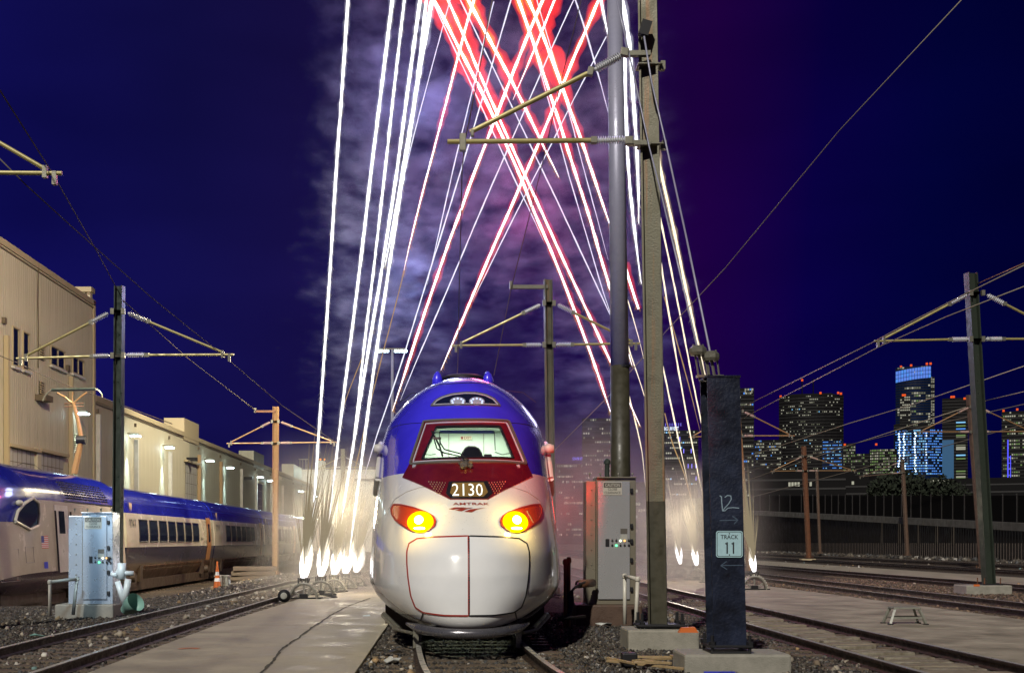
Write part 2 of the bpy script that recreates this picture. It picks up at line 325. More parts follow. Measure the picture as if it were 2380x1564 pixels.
def mat_stone():
    m = bpy.data.materials.new('ballast_stone'); m.use_nodes = True; t = m.node_tree; b = t.nodes['Principled BSDF']
    a = N(t, 'ShaderNodeAttribute'); a.attribute_name = 'tone'; t.links.new(a.outputs['Color'], b.inputs['Base Color'])
    b.inputs['Roughness'].default_value = .8; return m
M['stone'] = mat_stone()
def stones(name, xy, size, label, drop=0, palette=None):
    n = len(xy); cube = np.array([(i, j, k) for i in (-1, 1) for j in (-1, 1) for k in (-1, 1)], float)
    q = np.array([(0, 1, 3, 2), (4, 6, 7, 5), (0, 4, 5, 1), (2, 3, 7, 6), (0, 2, 6, 4), (1, 5, 7, 3)])
    s = size * rng.uniform(.45, 1.25, (n, 1, 1)) * rng.uniform(.55, 1.2, (n, 1, 3))
    v = cube[None] * (1 + rng.uniform(-.45, .25, (n, 8, 3))) * s * .5
    ang = rng.uniform(0, 6.28, (n, 3)); ca, sa = np.cos(ang), np.sin(ang)
    for ax, (i, j) in enumerate(((0, 1), (1, 2), (0, 2))):
        a = v[:, :, i] * ca[:, None, ax] - v[:, :, j] * sa[:, None, ax]; b = v[:, :, i] * sa[:, None, ax] + v[:, :, j] * ca[:, None, ax]
        v[:, :, i] = a; v[:, :, j] = b
    gz = np.array([ground_z(a, b) for a, b in xy])
    v[:, :, 0] += xy[:, None, 0]; v[:, :, 1] += xy[:, None, 1]; v[:, :, 2] += (gz + drop + rng.uniform(0, .03, n))[:, None]
    me = bpy.data.meshes.new(name); me.vertices.add(n * 8); me.vertices.foreach_set('co', v.ravel())
    f = (q[None] + (np.arange(n) * 8)[:, None, None]).ravel(); me.loops.add(n * 24); me.loops.foreach_set('vertex_index', f)
    me.polygons.add(n * 6); me.polygons.foreach_set('loop_start', np.arange(0, n * 24, 4)); me.polygons.foreach_set('loop_total', np.full(n * 6, 4)); me.update(calc_edges=True)
    pal = np.array(palette or [(.025, .021, .018), (.055, .045, .034), (.095, .078, .058), (.07, .07, .07), (.15, .135, .11), (.04, .03, .02), (.28, .26, .23)])
    pr = np.array([.26, .24, .16, .14, .09, .09, .02]); c = pal[rng.choice(len(pal), n, p=pr)] * rng.uniform(.75, 1.25, (n, 1))
    at = me.color_attributes.new('tone', 'FLOAT_COLOR', 'POINT'); at.data.foreach_set('color', np.repeat(np.concatenate([c, np.ones((n, 1))], 1), 8, 0).ravel().astype(np.float32))
    o = link(name, me, M['stone']); tag(o, label, 'gravel', kind='stuff'); return o
def region(x0, x1, y0, y1, dens, keep=lambda x, y: True):
    n = int((x1 - x0) * (y1 - y0) * dens); p = np.stack([rng.uniform(x0, x1, n), rng.uniform(y0, y1, n)], 1)
    return p[[keep(a, b) for a, b in p]]
TR_MAIN = [(6, 1.25), (10, .85), (13, .55), (15.5, .38), (18, .31), (40, .31), (220, .31)]
TR_L = [(6, -5.4), (20, -5.42), (35, -5.15), (60, -4.6), (100, -4.1), (200, -3.0)]
TR_LT = [(6, -13.6), (200, -13.6)]
TR_R = [(6, 6.1), (200, 6.1)]
TR_R2 = [(6, 12.9), (30, 12.9), (60, 13.2), (200, 15)]
TR_R3 = [(6, 18.6), (40, 18.4), (200, 17.6)]
TR_R4 = [(6, 27.3), (200, 27.3)]
TR_R5 = [(6, 33), (200, 34)]
PADL = [(8, -4.35), (24, -4.38), (32, -4.1), (55, -3.5), (100, -3.0), (190, -2.2)]
padl = lambda x, y: lerp_tab(PADL, y) < x < -1.1
stones('ballast_stones', region(-13, -4.3, 13.5, 34, 300, lambda x, y: not padl(x, y)), .042, 'loose dark ballast stones around the left cabinet and track')
stones('ballast_stones', region(-1.1, 5.4, 13.2, 27, 330), .045, 'loose ballast stones around the white train nose and the columns')
stones('ballast_stones', region(11.6, 20, 22, 50, 60), .07, 'brown ballast stones between the right hand tracks', drop=.0,
       palette=[(.06, .04, .025), (.12, .08, .05), (.17, .11, .07), (.09, .07, .055), (.2, .14, .1), (.08, .05, .03), (.32, .26, .2)])
stones('ballast_stones', region(4.9, 7.3, 13, 40, 110), .045, 'ballast stones in and beside the near right track')
stones('ballast_stones', region(-9.0, -4.3, 34, 62, 60, lambda x, y: not padl(x, y)), .07, 'pale brown ballast beyond the left cabinet')

PROF = [(-.07, 0), (-.07, .012), (-.012, .03), (-.012, .09), (-.036, .10), (-.040, .130), (-.036, .14), (.036, .14), (.040, .130), (.036, .10), (.012, .09), (.012, .03), (.07, .012), (.07, 0)]
tie_me = MB().box((0, 0, 0), (2.6, .24, .16)).mesh('tie'); tie_me.materials.append(M['tie'])
def track(label, tab, y0, y1, z0=0.0, ties=(14, 60), gauge=1.50, step=None, group=None):
    t = thing('railway_track', label, 'railway track', (0, 0, 0), group)
    ysamp = [y0]
    while ysamp[-1] < y1: ysamp.append(ysamp[-1] + (.6 if ysamp[-1] < 30 else 3))
    for sgn in (-1, 1):
        mb = MB(); n = len(PROF)
        for yy in ysamp:
            x = lerp_tab(tab, yy) if yy > 20 else sum(lerp_tab(tab, yy + d) for d in (-1.6, -.8, 0, .8, 1.6)) / 5
            zz = ground_z(x, yy) + .055 - .02 + z0
            for px, pz in PROF: mb.v.append((x + sgn * (gauge / 2) + px, yy, zz + pz))
        for i in range(len(ysamp) - 1):
            for k in range(n):
                k2 = (k + 1) % n; mb.f.append((i * n + k, i * n + k2, (i + 1) * n + k2, (i + 1) * n + k))
        me = mb.mesh('rail'); me.materials.append(M['rail']); me.materials.append(M['railtop'])
        idx = [0] * len(me.polygons)
        for p in me.polygons:
            if abs(p.normal.z) > .8 and p.center.z > ground_z(p.center.x, p.center.y) + .055 - .02 + z0 + .135: idx[p.index] = 1
        me.polygons.foreach_set('material_index', idx); link('rail', me, None, t)
    yy = ties[0]
    while yy < ties[1]:
        x = lerp_tab(tab, yy); o = link('tie', tie_me, None, t, (x + random.uniform(-.04, .04), yy, ground_z(x, yy) + .055 - .095 + z0))
        o.rotation_euler = (0, random.uniform(-.01, .01), random.uniform(-.03, .03)); yy += .6
    return t
track('railway track running under the white train nose, curving right', TR_MAIN, 8, 26, ties=(12, 26))
track('railway track between left gravel and the pale concrete walkway', TR_L, 9, 190, ties=(12, 60))
track('railway track under the long blue and white coaches at left', TR_LT, 24, 190, ties=(24, 70))
track('nearest right hand railway track beside the tall dark columns', TR_R, 9, 190, ties=(11, 45))
track('railway track just beyond the right concrete walkway with the step stool', TR_R2, 14, 190, ties=(22, 50))
track('railway track on the near side of the narrow far concrete strip', TR_R3, 20, 190, ties=(30, 55))
track('railway track just beyond the narrow far concrete strip', TR_R4, 30, 190, ties=(40, 40))
track('farthest railway track beside the dark viaduct wall', TR_R5, 40, 190, ties=(50, 50))

def pad(name, label, lefttab, righttab, y0, y1, step, m, top=0.0):
    t = thing(name, label, 'walkway', (0, 0, 0)); t['kind'] = 'structure'; del t['category']
    y = y0
    while y < y1:
        d = step if y < 60 else step * 6; a, b = y + .008, min(y + d, y1) - .008
        poly = [(lerp_tab(lefttab, a), a), (lerp_tab(righttab, a), a), (lerp_tab(righttab, b), b), (lerp_tab(lefttab, b), b)]
        MB().prism(poly, 2, top - .12, top + random.uniform(-.003, .003)).build('slab', m, t, bevel=.008); y += d
    return t
pl = pad('walkway', 'pale concrete walkway left of the white train', PADL, [(0, -1.1), (22, -1.13), (200, -1.1)], 9, 190, 4.6, M['conc'])
pad('walkway', 'right concrete walkway with the step stool', [(0, 7.35), (200, 7.2)], [(0, 11.6), (30, 11.6), (44, 11.1), (200, 11.6)], 10, 190, 6.0, M['conc'])
pad('walkway', 'narrow far concrete strip at right', [(0, 20.6), (200, 20.6)], [(0, 24.6), (200, 24.4)], 30, 190, 9, M['conc'])
# crossing infill (timber boards whitened by dust) in the near right track
mb = MB()
inf = thing('crossing_boards', 'weathered pale boards between the near right rails', 'boards', (6.1, 14, 0))
for k in range(56):
    yy = 13.4 + k * .27
    if random.random() < .12: continue
    MB().box((0, 0, 0), (1.08 * random.uniform(.5, 1), .235, .05)).build('board', M['boardp' if k % 3 else 'boardd'], inf, (random.uniform(-.12, .12), yy - 14, .012 + random.uniform(-.01, .01)), bevel=.01)
# long crack and cross joints
def strip(pts, w, z, name, m, parent):
    mb = MB(); n = len(pts)
    for i, (x, y) in enumerate(pts):
        a = pts[max(i - 1, 0)]; b = pts[min(i + 1, n - 1)]; d = Vector((b[0] - a[0], b[1] - a[1])).normalized(); ww = w * random.uniform(.5, 1.2)
        mb.v += [(x - d.y * ww / 2, y + d.x * ww / 2, z), (x + d.y * ww / 2, y - d.x * ww / 2, z)]
    mb.f = [(2 * i, 2 * i + 1, 2 * i + 3, 2 * i + 2) for i in range(n - 1)]
    return mb.build(name, m, parent)
def gp(u, v): Y = 4480. / (v - 1255); return (X(u, Y), Y)
cr = [gp(*q) for q in [(600, 1572), (625, 1545), (640, 1530), (652, 1510), (672, 1496), (694, 1482), (725, 1458), (745, 1446), (768, 1430), (790, 1418), (803, 1411), (818, 1405), (848, 1394), (862, 1389)]]
fine = []
for a, b in zip(cr[:-1], cr[1:]):
    for k in range(5): fine.append((a[0] + (b[0] - a[0]) * k / 5 + random.uniform(-.015, .015), a[1] + (b[1] - a[1]) * k / 5))
strip(fine, .045, .008, 'crack', M['crack'], pl)
strip([gp(*q) for q in [(756, 1423), (800, 1424), (850, 1425), (888, 1424)]], .035, .008, 'crack', M['crack'], pl)
for (u, v) in ((300, 1512), (520, 1470), (640, 1436), (730, 1400), (760, 1520)):
    x, y = gp(u, v); strip([(x - .5, y), (x - .1, y + .02), (x + .3, y - .01)], .02, .008, 'crack', M['crack'], pl)
strip([gp(415, 1508), gp(440, 1506), gp(462, 1507)], .10, .007, 'orange_paint_mark', M['orange'], pl)
strip([gp(*q) for q in [(700, 1462), (740, 1463)]], .03, .008, 'crack', M['crack'], pl)

M['mast'] = mat('mast_steel', (.10, .095, .07), .6, .4, noise=(2.5, .25, (.17, .16, .11)), bump=(40, .3), streak=((.34, .11, .02), .85))
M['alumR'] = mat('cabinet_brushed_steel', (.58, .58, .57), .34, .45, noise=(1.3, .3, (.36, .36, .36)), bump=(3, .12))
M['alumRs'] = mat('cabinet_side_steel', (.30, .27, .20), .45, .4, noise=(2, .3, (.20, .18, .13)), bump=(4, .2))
M['basebrown'] = mat('dark_brown_base', (.06, .032, .02), .8, noise=(4, .2, (.10, .06, .04)), bump=(30, .4))
M['tubed'] = mat('shade_dark_foot', (.035, .032, .018), .6, noise=(6, .2, (.05, .045, .025)))  # dark tone carrying the shade on the masts' lower ends
M['band'] = mat('storey_band', (.012, .011, .011), .6)

M['greend'] = mat('dark_galvanised', (.065, .075, .06), .5, .4, noise=(4, .25, (.03, .045, .03)))
# ================================================================== trains
TOPZ = 4.32
WT = [(.15, .70), (.22, .95), (.30, 1.12), (.40, 1.30), (.5, 1.43), (.62, 1.54), (.8, 1.64), (1.2, 1.63), (1.6, 1.60), (2.3, 1.55), (2.9, 1.51), (3.2, 1.48), (3.5, 1.39), (3.7, 1.26), (3.85, 1.14), (4.0, .97), (4.1, .82), (4.2, .61), (4.27, .40), (4.31, .18), (TOPZ, .02)]
YC = [(.15, .62), (.22, .30), (.28, .12), (.36, .03), (.45, .0), (.7, .0), (1.0, .03), (1.3, .12), (1.5, .27), (1.75, .55), (2.0, .92), (2.2, 1.25), (2.6, 1.92), (3.0, 2.52), (3.35, 3.02), (3.75, 3.50), (4.0, 3.78), (4.12, 3.98), (4.22, 4.3), (4.29, 4.8), (4.32, 5.4)]
def smooth_tab(tab):
    a = np.array(tab); zz = np.linspace(a[0, 0], a[-1, 0], 400); v = np.interp(zz, a[:, 0], a[:, 1])
    k = 13; ker = np.hanning(k + 2)[1:-1]; ker /= ker.sum(); vp = np.pad(v, k // 2, mode='reflect', reflect_type='odd'); vs = np.convolve(vp, ker, 'valid'); return zz, vs
ZW, VW = smooth_tab(WT); ZY, VY = smooth_tab(YC)
VW = np.maximum(VW, .02)
LN = 6.8
def hw(z): return float(np.interp(z, ZW, VW))
def yc(z): return float(np.interp(z, ZY, VY))
def surf(x, z):
    r = min(abs(x) / hw(z), 1.0); p = 2.5; q = 2.6
    return yc(z) + (max(LN - yc(z), .4)) * (1 - max(1 - r ** p, 0) ** (1 / q))
TX, TY, TZ = .285, 16.0, .12     # main train: nose tip position and rail height
def hit(u, v):
    y = 1.5
    for _ in range(60):
        YY = TY + y; x = X(u, YY) - TX; z = min(max(Z(v, YY) - TZ, .16), TOPZ - .01); y = .6 * y + .4 * surf(x, z)
    return (x, z)
def poly_hit(pts): return [hit(*p) for p in pts]
def normal_at(x, z):
    e = .01; dx = (surf(x + e, z) - surf(x - e, z)) / (2 * e); dz = (surf(x, z + e) - surf(x, z - e)) / (2 * e)
    return Vector((dx, -1, dz)).normalized()
def on(x, z, off=0):
    p = Vector((x, surf(x, z), z)); return p + normal_at(x, z) * off if off else p
def resample(poly, n):
    pts = [Vector(p) for p in poly]; pts.append(pts[0]); L = [0]
    for a, b in zip(pts[:-1], pts[1:]): L.append(L[-1] + (b - a).length)
    out = []; k = 0
    for i in range(n):
        s = L[-1] * i / n
        while L[k + 1] < s: k += 1
        out.append(pts[k].lerp(pts[k + 1], (s - L[k]) / max(L[k + 1] - L[k], 1e-9)))
    return out
def ray_poly(poly, c, ang):
    d = Vector((math.cos(ang), math.sin(ang))); best = None; n = len(poly)
    for i in range(n):
        a = Vector(poly[i]) - c; b = Vector(poly[(i + 1) % n]) - c; e = b - a; den = d.x * e.y - d.y * e.x
        if abs(den) < 1e-12: continue
        t = (a.x * e.y - a.y * e.x) / den; s = (a.x * d.y - a.y * d.x) / den
        if t > 0 and -1e-6 <= s <= 1 + 1e-6: best = t if best is None else max(best, t)
    return c + d * (best or 0)
def angles(polys, c, n):
    A = [2 * math.pi * i / n for i in range(n)]
    for p in polys: A += [math.atan2(q[1] - c.y, q[0] - c.x) % (2 * math.pi) for q in p]
    A = sorted(set(round(a, 4) for a in A)); return A
def patch(name, poly, m, parent, off, rings=8, n=64, hole=None, shrink=0, center=None, thick=.012, bulge=0):
    c = Vector(center) if center else Vector((sum(p[0] for p in poly) / len(poly), sum(p[1] for p in poly) / len(poly)))
    A = angles([poly] + ([hole] if hole else []), c, n); vs = []; na = len(A)
    outer = [ray_poly(poly, c, a) for a in A]; inner = [ray_poly(hole, c, a) if hole else c for a in A]
    r0 = 0 if hole else .0
    for k in range(rings + 1):
        t = k / rings
        for o_, i_ in zip(outer, inner):
            q = i_.lerp(o_, max(t, .02 if not hole else 0)); vs.append(on(q.x, q.y, off + bulge * (1 - t * t)))
    for o_ in outer: vs.append(on(o_.x, o_.y, off - thick))
    fs = []
    for k in range(rings + 1):
        for i in range(na): j = (i + 1) % na; fs.append((k * na + i, k * na + j, (k + 1) * na + j, (k + 1) * na + i))
    if not hole: fs.append(tuple(range(na))[::-1])
    else:
        b = len(vs)
        for i_ in inner: vs.append(on(i_.x, i_.y, off - thick))
        for i in range(na): j = (i + 1) % na; fs.append((i, b + i, b + j, j))
    mb = MB(); mb.v = [tuple(v) for v in vs]; mb.f = fs
    o = mb.build(name, m, parent, smooth=True); smoothangle(o, 40); return o
def band(name, pts, w, m, parent, off=.006, closed=False, n=None):
    """thin strip lying on the nose along points (x, z)"""
    P2 = resample(pts, n or 60) if closed else None
    if not closed:
        P2 = []
        for a, b in zip(pts[:-1], pts[1:]):
            for k in range(8): P2.append(Vector(a).lerp(Vector(b), k / 8))
        P2.append(Vector(pts[-1]))
    N_ = len(P2); mb = MB()
    for i, p in enumerate(P2):
        a = P2[(i - 1) % N_] if closed or i else P2[0]; b = P2[(i + 1) % N_] if closed or i < N_ - 1 else P2[-1]; d = (b - a).normalized(); s = Vector((-d.y, d.x)) * w / 2
        for q, o_ in ((p - s, -.01), (p - s, off), (p + s, off), (p + s, -.01)): mb.v.append(tuple(on(q.x, q.y, o_)))
    for i in range(N_ if closed else N_ - 1):
        j = (i + 1) % N_
        for k in range(3): mb.f.append((i * 4 + k, j * 4 + k, j * 4 + k + 1, i * 4 + k + 1))
    return mb.build(name, m, parent, smooth=False)
# livery: one procedural paint, blue above, white, dark sill
def livery(name, car, old=False):  # old: parked train colours, white tinted by warm light
    m = bpy.data.materials.new(name); m.use_nodes = True; t = m.node_tree; b = t.nodes['Principled BSDF']
    co = t.nodes.new('ShaderNodeTexCoord'); s = t.nodes.new('ShaderNodeSeparateXYZ'); t.links.new(co.outputs['Object'], s.inputs[0])
    x, y, z = s.outputs
    if car:
        zb = 3.03; mb_ = math_(t, 'GREATER_THAN', z, zb); md = math_(t, 'LESS_THAN', z, 1.72); mo = math_(t, 'LESS_THAN', z, 1.08)
    else:
        sm = N(t, 'ShaderNodeMapRange', interpolation_type='SMOOTHSTEP'); t.links.new(y, sm.inputs[0])
        sm.inputs[1].default_value = 4.2; sm.inputs[2].default_value = 6.4; sm.inputs[3].default_value = 2.50; sm.inputs[4].default_value = 3.20
        mb_ = math_(t, 'GREATER_THAN', z, sm.outputs[0])
        ax = math_(t, 'POWER', math_(t, 'DIVIDE', math_(t, 'ABSOLUTE', x), 1.55), 2.4)
        zd = math_(t, 'ADD', math_(t, 'MULTIPLY', ax, .66), .30)
        md = math_(t, 'LESS_THAN', z, zd); mo = math_(t, 'LESS_THAN', z, -1)
    n = N(t, 'ShaderNodeTexNoise', Scale=1.1, Detail=5.0, Roughness=.6); t.links.new(co.outputs['Object'], n.inputs['Vector'])
    d2 = N(t, 'ShaderNodeTexNoise', Scale=70.0, Detail=2.0); t.links.new(co.outputs['Object'], d2.inputs['Vector'])
    speck = math_(t, 'GREATER_THAN', d2.outputs[0], .715)
    wcol = ramp(t, n.outputs[0], [(.3, (.76, .76, .74)), (.7, (.84, .84, .82))])
    if old: wcol = ramp(t, n.outputs[0], [(.3, (.56, .50, .38)), (.7, (.68, .62, .48))])  # cream white: sodium light mixed into the paint colour
    bcol = ramp(t, n.outputs[0], [(.3, (.006, .014, .26)), (.7, (.010, .022, .36))]) if old else ramp(t, n.outputs[0], [(.3, (.040, .030, .60)), (.7, (.060, .045, .75))])
    mx = N(t, 'ShaderNodeMix', data_type='RGBA'); t.links.new(mb_, mx.inputs[0]); t.links.new(wcol, mx.inputs[6]); t.links.new(bcol, mx.inputs[7])
    m3 = N(t, 'ShaderNodeMix', data_type='RGBA'); t.links.new(md, m3.inputs[0]); t.links.new(mx.outputs[2], m3.inputs[6]); m3.inputs[7].default_value = (.035, .016, .028, 1) if not car else (.022, .018, .045, 1)
    m4 = N(t, 'ShaderNodeMix', data_type='RGBA'); t.links.new(mo, m4.inputs[0]); t.links.new(m3.outputs[2], m4.inputs[6]); m4.inputs[7].default_value = (.10, .045, .014, 1)
    m5 = N(t, 'ShaderNodeMix', data_type='RGBA'); t.links.new(math_(t, 'MULTIPLY', speck, .7), m5.inputs[0]); t.links.new(m4.outputs[2], m5.inputs[6]); m5.inputs[7].default_value = (.07, .05, .04, 1)
    t.links.new(m5.outputs[2], b.inputs['Base Color'])
    t.links.new(ramp(t, n.outputs[0], [(.3, (.16,) * 3), (.7, (.30,) * 3)]), b.inputs['Roughness'])
    b.inputs['Coat Weight'].default_value = .8; b.inputs['Coat Roughness'].default_value = .05
    wv = N(t, 'ShaderNodeTexNoise', Scale=1.6, Detail=1.0); t.links.new(co.outputs['Object'], wv.inputs['Vector'])
    bp = N(t, 'ShaderNodeBump', Strength=.10, Distance=.05); t.links.new(wv.outputs[0], bp.inputs['Height']); t.links.new(bp.outputs[0], b.inputs['Normal']); t.links.new(bp.outputs[0], b.inputs['Coat Normal'])
    return m
M['live'] = livery('power_car_livery', False); M['livec'] = livery('coach_livery', True, True); M['liveo'] = livery('parked_power_car_livery', False, True)

WS_CLEAR = poly_hit([(1015, 993), (1162, 992), (1193, 1066), (981, 1069)])
WS_FRAME = poly_hit([(991, 986.5), (1177, 984.5), (1216, 1075.5), (961, 1075.5)])
WS_OUT = poly_hit([(986, 981), (1181, 979.5), (1222, 1079), (954, 1080)])
MASK = poly_hit([(985.5, 980), (1181.5, 979), (1223.5, 1077.6), (1237, 1107), (1198, 1127), (1166, 1143), (1134.7, 1161), (1046, 1161), (1010, 1143), (978, 1128), (936, 1110), (953, 1077.6)])
MASK_SYM = MASK
BOARD = poly_hit([(1043.8, 1121), (1132.6, 1120), (1145, 1147.4), (1132.6, 1160), (1049, 1160), (1036.4, 1149.5)])
HL = poly_hit([(912, 1194.6), (911, 1182), (916, 1173), (935, 1174.3), (962, 1181), (994.5, 1193), (1008, 1202), (1013.4, 1211), (1011, 1222), (997, 1232.5), (978, 1237), (959, 1234), (935, 1219), (920, 1208)])
HATCH_L = poly_hit([(1088, 1246), (1005, 1248.5), (970, 1252), (952, 1263), (947, 1281), (947, 1310), (950, 1345), (956, 1384), (966, 1410), (984, 1422), (1032, 1429), (1088, 1430)])
HATCH_L[0] = (-.004, HATCH_L[0][1]); HATCH_L[-1] = (-.004, HATCH_L[-1][1])
POD = poly_hit([(1002.6, 944), (1012, 933), (1026, 924.5), (1050, 917), (1082, 913.3), (1108, 914), (1130, 919), (1148, 928), (1162, 944)])
mir = lambda P_: [(-x, z) for x, z in P_][::-1]
YB = 20.6   # rear end of the power car
def xat(y, z):
    lo, hi = 0, hw(z) * .99999
    for _ in range(30):
        mid = (lo + hi) / 2
        if surf(mid, z) < y: lo = mid
        else: hi = mid
    return lo if y < LN else hw(z)
def power_car(name, label, loc, lit, number, group=None, YB=20.6):
    t = thing(name, label, 'train', loc, group)
    # body shell: loft of sections
    zs = np.concatenate([np.linspace(.15, 4.0, 60), np.linspace(4.03, TOPZ, 16)]); rs = np.sin(np.linspace(-math.pi / 2, math.pi / 2, 61))
    bm = bmesh.new(); grid = []
    for z in zs:
        grid.append([bm.verts.new((r * hw(z), surf(r * hw(z), z), z)) for r in rs])
    nz_, nr = len(zs), len(rs)
    for i in range(nz_ - 1):
        for j in range(nr - 1): bm.faces.new((grid[i][j], grid[i][j + 1], grid[i + 1][j + 1], grid[i + 1][j]))
    ysb = [8, 10, 14, YB]
    for sg, col in ((-1, 0), (1, nr - 1)):
        prev = [grid[i][col] for i in range(nz_)]
        for yy in ysb:
            cur = [bm.verts.new((sg * hw(z), yy, z)) for z in zs]
            for i in range(nz_ - 1):
                f = (prev[i], cur[i], cur[i + 1], prev[i + 1]); bm.faces.new(f if sg > 0 else f[::-1])
            prev = cur
    # roof cap strip along the top
    # opening for the lit windscreen
    if lit:
        for a, b in zip(WS_CLEAR, WS_CLEAR[1:] + WS_CLEAR[:1]):
            d = Vector((b[0] - a[0], 0, b[1] - a[1])); nrm = d.cross(Vector((0, 1, 0)))
            g = [f for f in bm.faces if f.calc_center_median().y < 5.2 and abs(f.calc_center_median().x) < 1.1 and 2.2 < f.calc_center_median().z < 3.9]
            ge = list({e for f in g for e in f.edges}); gvv = list({v for f in g for v in f.verts})
            bmesh.ops.bisect_plane(bm, geom=gvv + ge + g, dist=1e-5, plane_co=(a[0], 0, a[1]), plane_no=nrm)
        def inside(x, z):
            s = None
            for a, b in zip(WS_CLEAR, WS_CLEAR[1:] + WS_CLEAR[:1]):
                cr_ = (b[0] - a[0]) * (z - a[1]) - (b[1] - a[1]) * (x - a[0])
                if s is None: s = cr_ > 0
                elif (cr_ > 0) != s: return False
            return True
        kill = [f for f in bm.faces if f.calc_center_median().y < 5.2 and inside(f.calc_center_median().x, f.calc_center_median().z)]
        bmesh.ops.delete(bm, geom=kill, context='FACES')
    bmesh.ops.remove_doubles(bm, verts=bm.verts, dist=1e-4)
    me = bpy.data.meshes.new('body'); bm.to_mesh(me); bm.free(); me.polygons.foreach_set('use_smooth', [True] * len(me.polygons))
    link('body', me, M['live' if lit else 'liveo'], t)
    MB().prism([(s * hw(z), z) for s, zz in ((1, zs), (-1, zs[::-1])) for z in zz], 1, YB - .02, YB).build('rear_wall', M['dark'], t)
    # windscreen surround, glass, frame
    cc = (sum(p[0] for p in WS_CLEAR) / 4, sum(p[1] for p in WS_CLEAR) / 4)
    patch('windscreen_surround', MASK, M['maskp'], t, .012, rings=10, n=96, hole=WS_CLEAR, center=cc)
    band('windscreen_frame', WS_OUT, .030, M['galv'], t, .028, closed=True, n=120)
    band('windscreen_gasket', WS_FRAME, .012, M['ins'], t, .022, closed=True, n=120)
    band('windscreen_gasket', WS_CLEAR, .022, M['seam'], t, .020, closed=True, n=120)
    patch('windscreen', WS_CLEAR, glass_thin('windscreen_glass', (.86, .9, .88)) if lit else M['glassd'], t, .006 if lit else .014, rings=6, n=40, thick=.004)
    # number board
    bd = patch('number_board', BOARD, M['seam'], t, .02, n=40, rings=4)
    c = hit(1089, 1142); p = on(*c, .022); nn = normal_at(*c); tilt = math.atan2(nn.z, -nn.y)
    inner = [(x * .80, c[1] + (z - c[1]) * .80) for x, z in BOARD]
    patch('board_glow', inner, E['numbg'] if lit else M['dark'], bd, .026, n=40, rings=4)
    if lit:
        w_, h_ = 70 / 161.5, 29 / 161.5 * 1.12; me = text_mesh(number, w_, h_, -.004); me.name = 'number'
        for v in me.vertices: x, z = v.co.x, c[1] + v.co.y * .93; v.co = on(x, z, .032)
        link('number', me, E['num'], bd)
    # perforated corners beside the board
    mb = MB()
    for k in range(6):
        for j in range(7 - k):
            for s in (-1, 1):
                x = s * (.315 + .040 * j + .015 * k); z = c[1] + .125 - .032 * k + .004 * j
                q = on(x, z, .016); mb.box(q, (.012, .006, .014))
    mb.build('vent_mesh', M['galv'], t)
    # headlights
    for sg, pl_ in ((-1, HL), (1, mir(HL))):
        h = patch('headlight', pl_, M['housing'], t, .014, rings=8, n=60)
        lc = hit(978, 1214); lx = -lc[0] if sg > 0 else lc[0]
        ring = [(lx + math.cos(a) * .185, lc[1] + math.sin(a) * .150) for a in np.linspace(0, 2 * math.pi, 33)[:-1]]
        patch('reflector', ring, E['heady'] if lit else M['galv'], h, .020, n=40, rings=4, bulge=.012)
        core = [(lx + .01 * sg + math.cos(a) * .060, lc[1] + .018 + math.sin(a) * .058) for a in np.linspace(0, 2 * math.pi, 33)[:-1]]
        patch('bulb', core, E['headw'] if lit else M['ins'], h, .036, n=40, rings=4, bulge=.02)
        if lit: patch('bulb_reflection', [(lx + math.cos(a) * .075, lc[1] - .098 + math.sin(a) * .014) for a in np.linspace(0, 2 * math.pi, 25)[:-1]], E['headw'], h, .036, n=24, rings=3)
        s1 = hit(950, 1188); s2 = hit(935, 1216)
        band('lens_seam', [((-sg) * -s1[0] if sg < 0 else -s1[0], s1[1]), ((-sg) * -s2[0] if sg < 0 else -s2[0], s2[1])], .010, M['gold'], h, .022)
        band('housing_rim', pl_, .022, M['trimr'], h, .020, closed=True, n=90)
        if lit:
            ll = light('headlight_beam', 'POINT', (0, 0, 0), 22, (1.0, .66, .14), shadow_soft_size=.08); q = on(lx, lc[1], .30); ll.parent = t; ll.location = q
    # nose hatches, two doors with a seam
    for sg, pl_ in ((-1, HATCH_L), (1, mir(HATCH_L))):
        h = patch('nose_hatch', pl_, M['live'], t, .010, rings=8, n=70)
        h.data.materials[0] = M['hatch' if lit else 'liveo']
        band('hatch_seal', pl_, .020, M['trimr'] if sg < 0 else M['seam'], h, .011, closed=True, n=110)  # left seal red, right black: red light painted on one side
    band('lip_seam', poly_hit([(984, 1423), (978, 1441)]), .014, M['seam'], t, .008); band('lip_seam', poly_hit([(1197, 1422), (1202, 1441)]), .014, M['seam'], t, .008)
    # bumper bar under the nose
    mb = MB(); pts = []
    for k in range(41):
        x = -.86 + 1.72 * k / 40; z = .235 + .10 * abs(x) ** 2.5; q = Vector((x, surf(x, .42) + .02, z)); pts.append(q)
    mb.path(pts, [.07 * min(1, .3 + min(k, 40 - k) / 6) for k in range(41)], 10); mb.build('bumper', M['bumper'], t, smooth=True)
    # roof lamp pod
    pod = patch('roof_lamp_window', POD, M['glassd'], t, .012, n=48, rings=5)
    band('pod_frame', POD, .022, M['galv'], pod, .02, closed=True, n=90)
    band('pod_frame', [(x * .93, 3.60 + (z - 3.60) * .9 + .0) if False else (x * .94, POD[0][1] + .012 + (z - POD[0][1]) * .86) for x, z in POD], .010, M['ins'], pod, .02, closed=True, n=90)
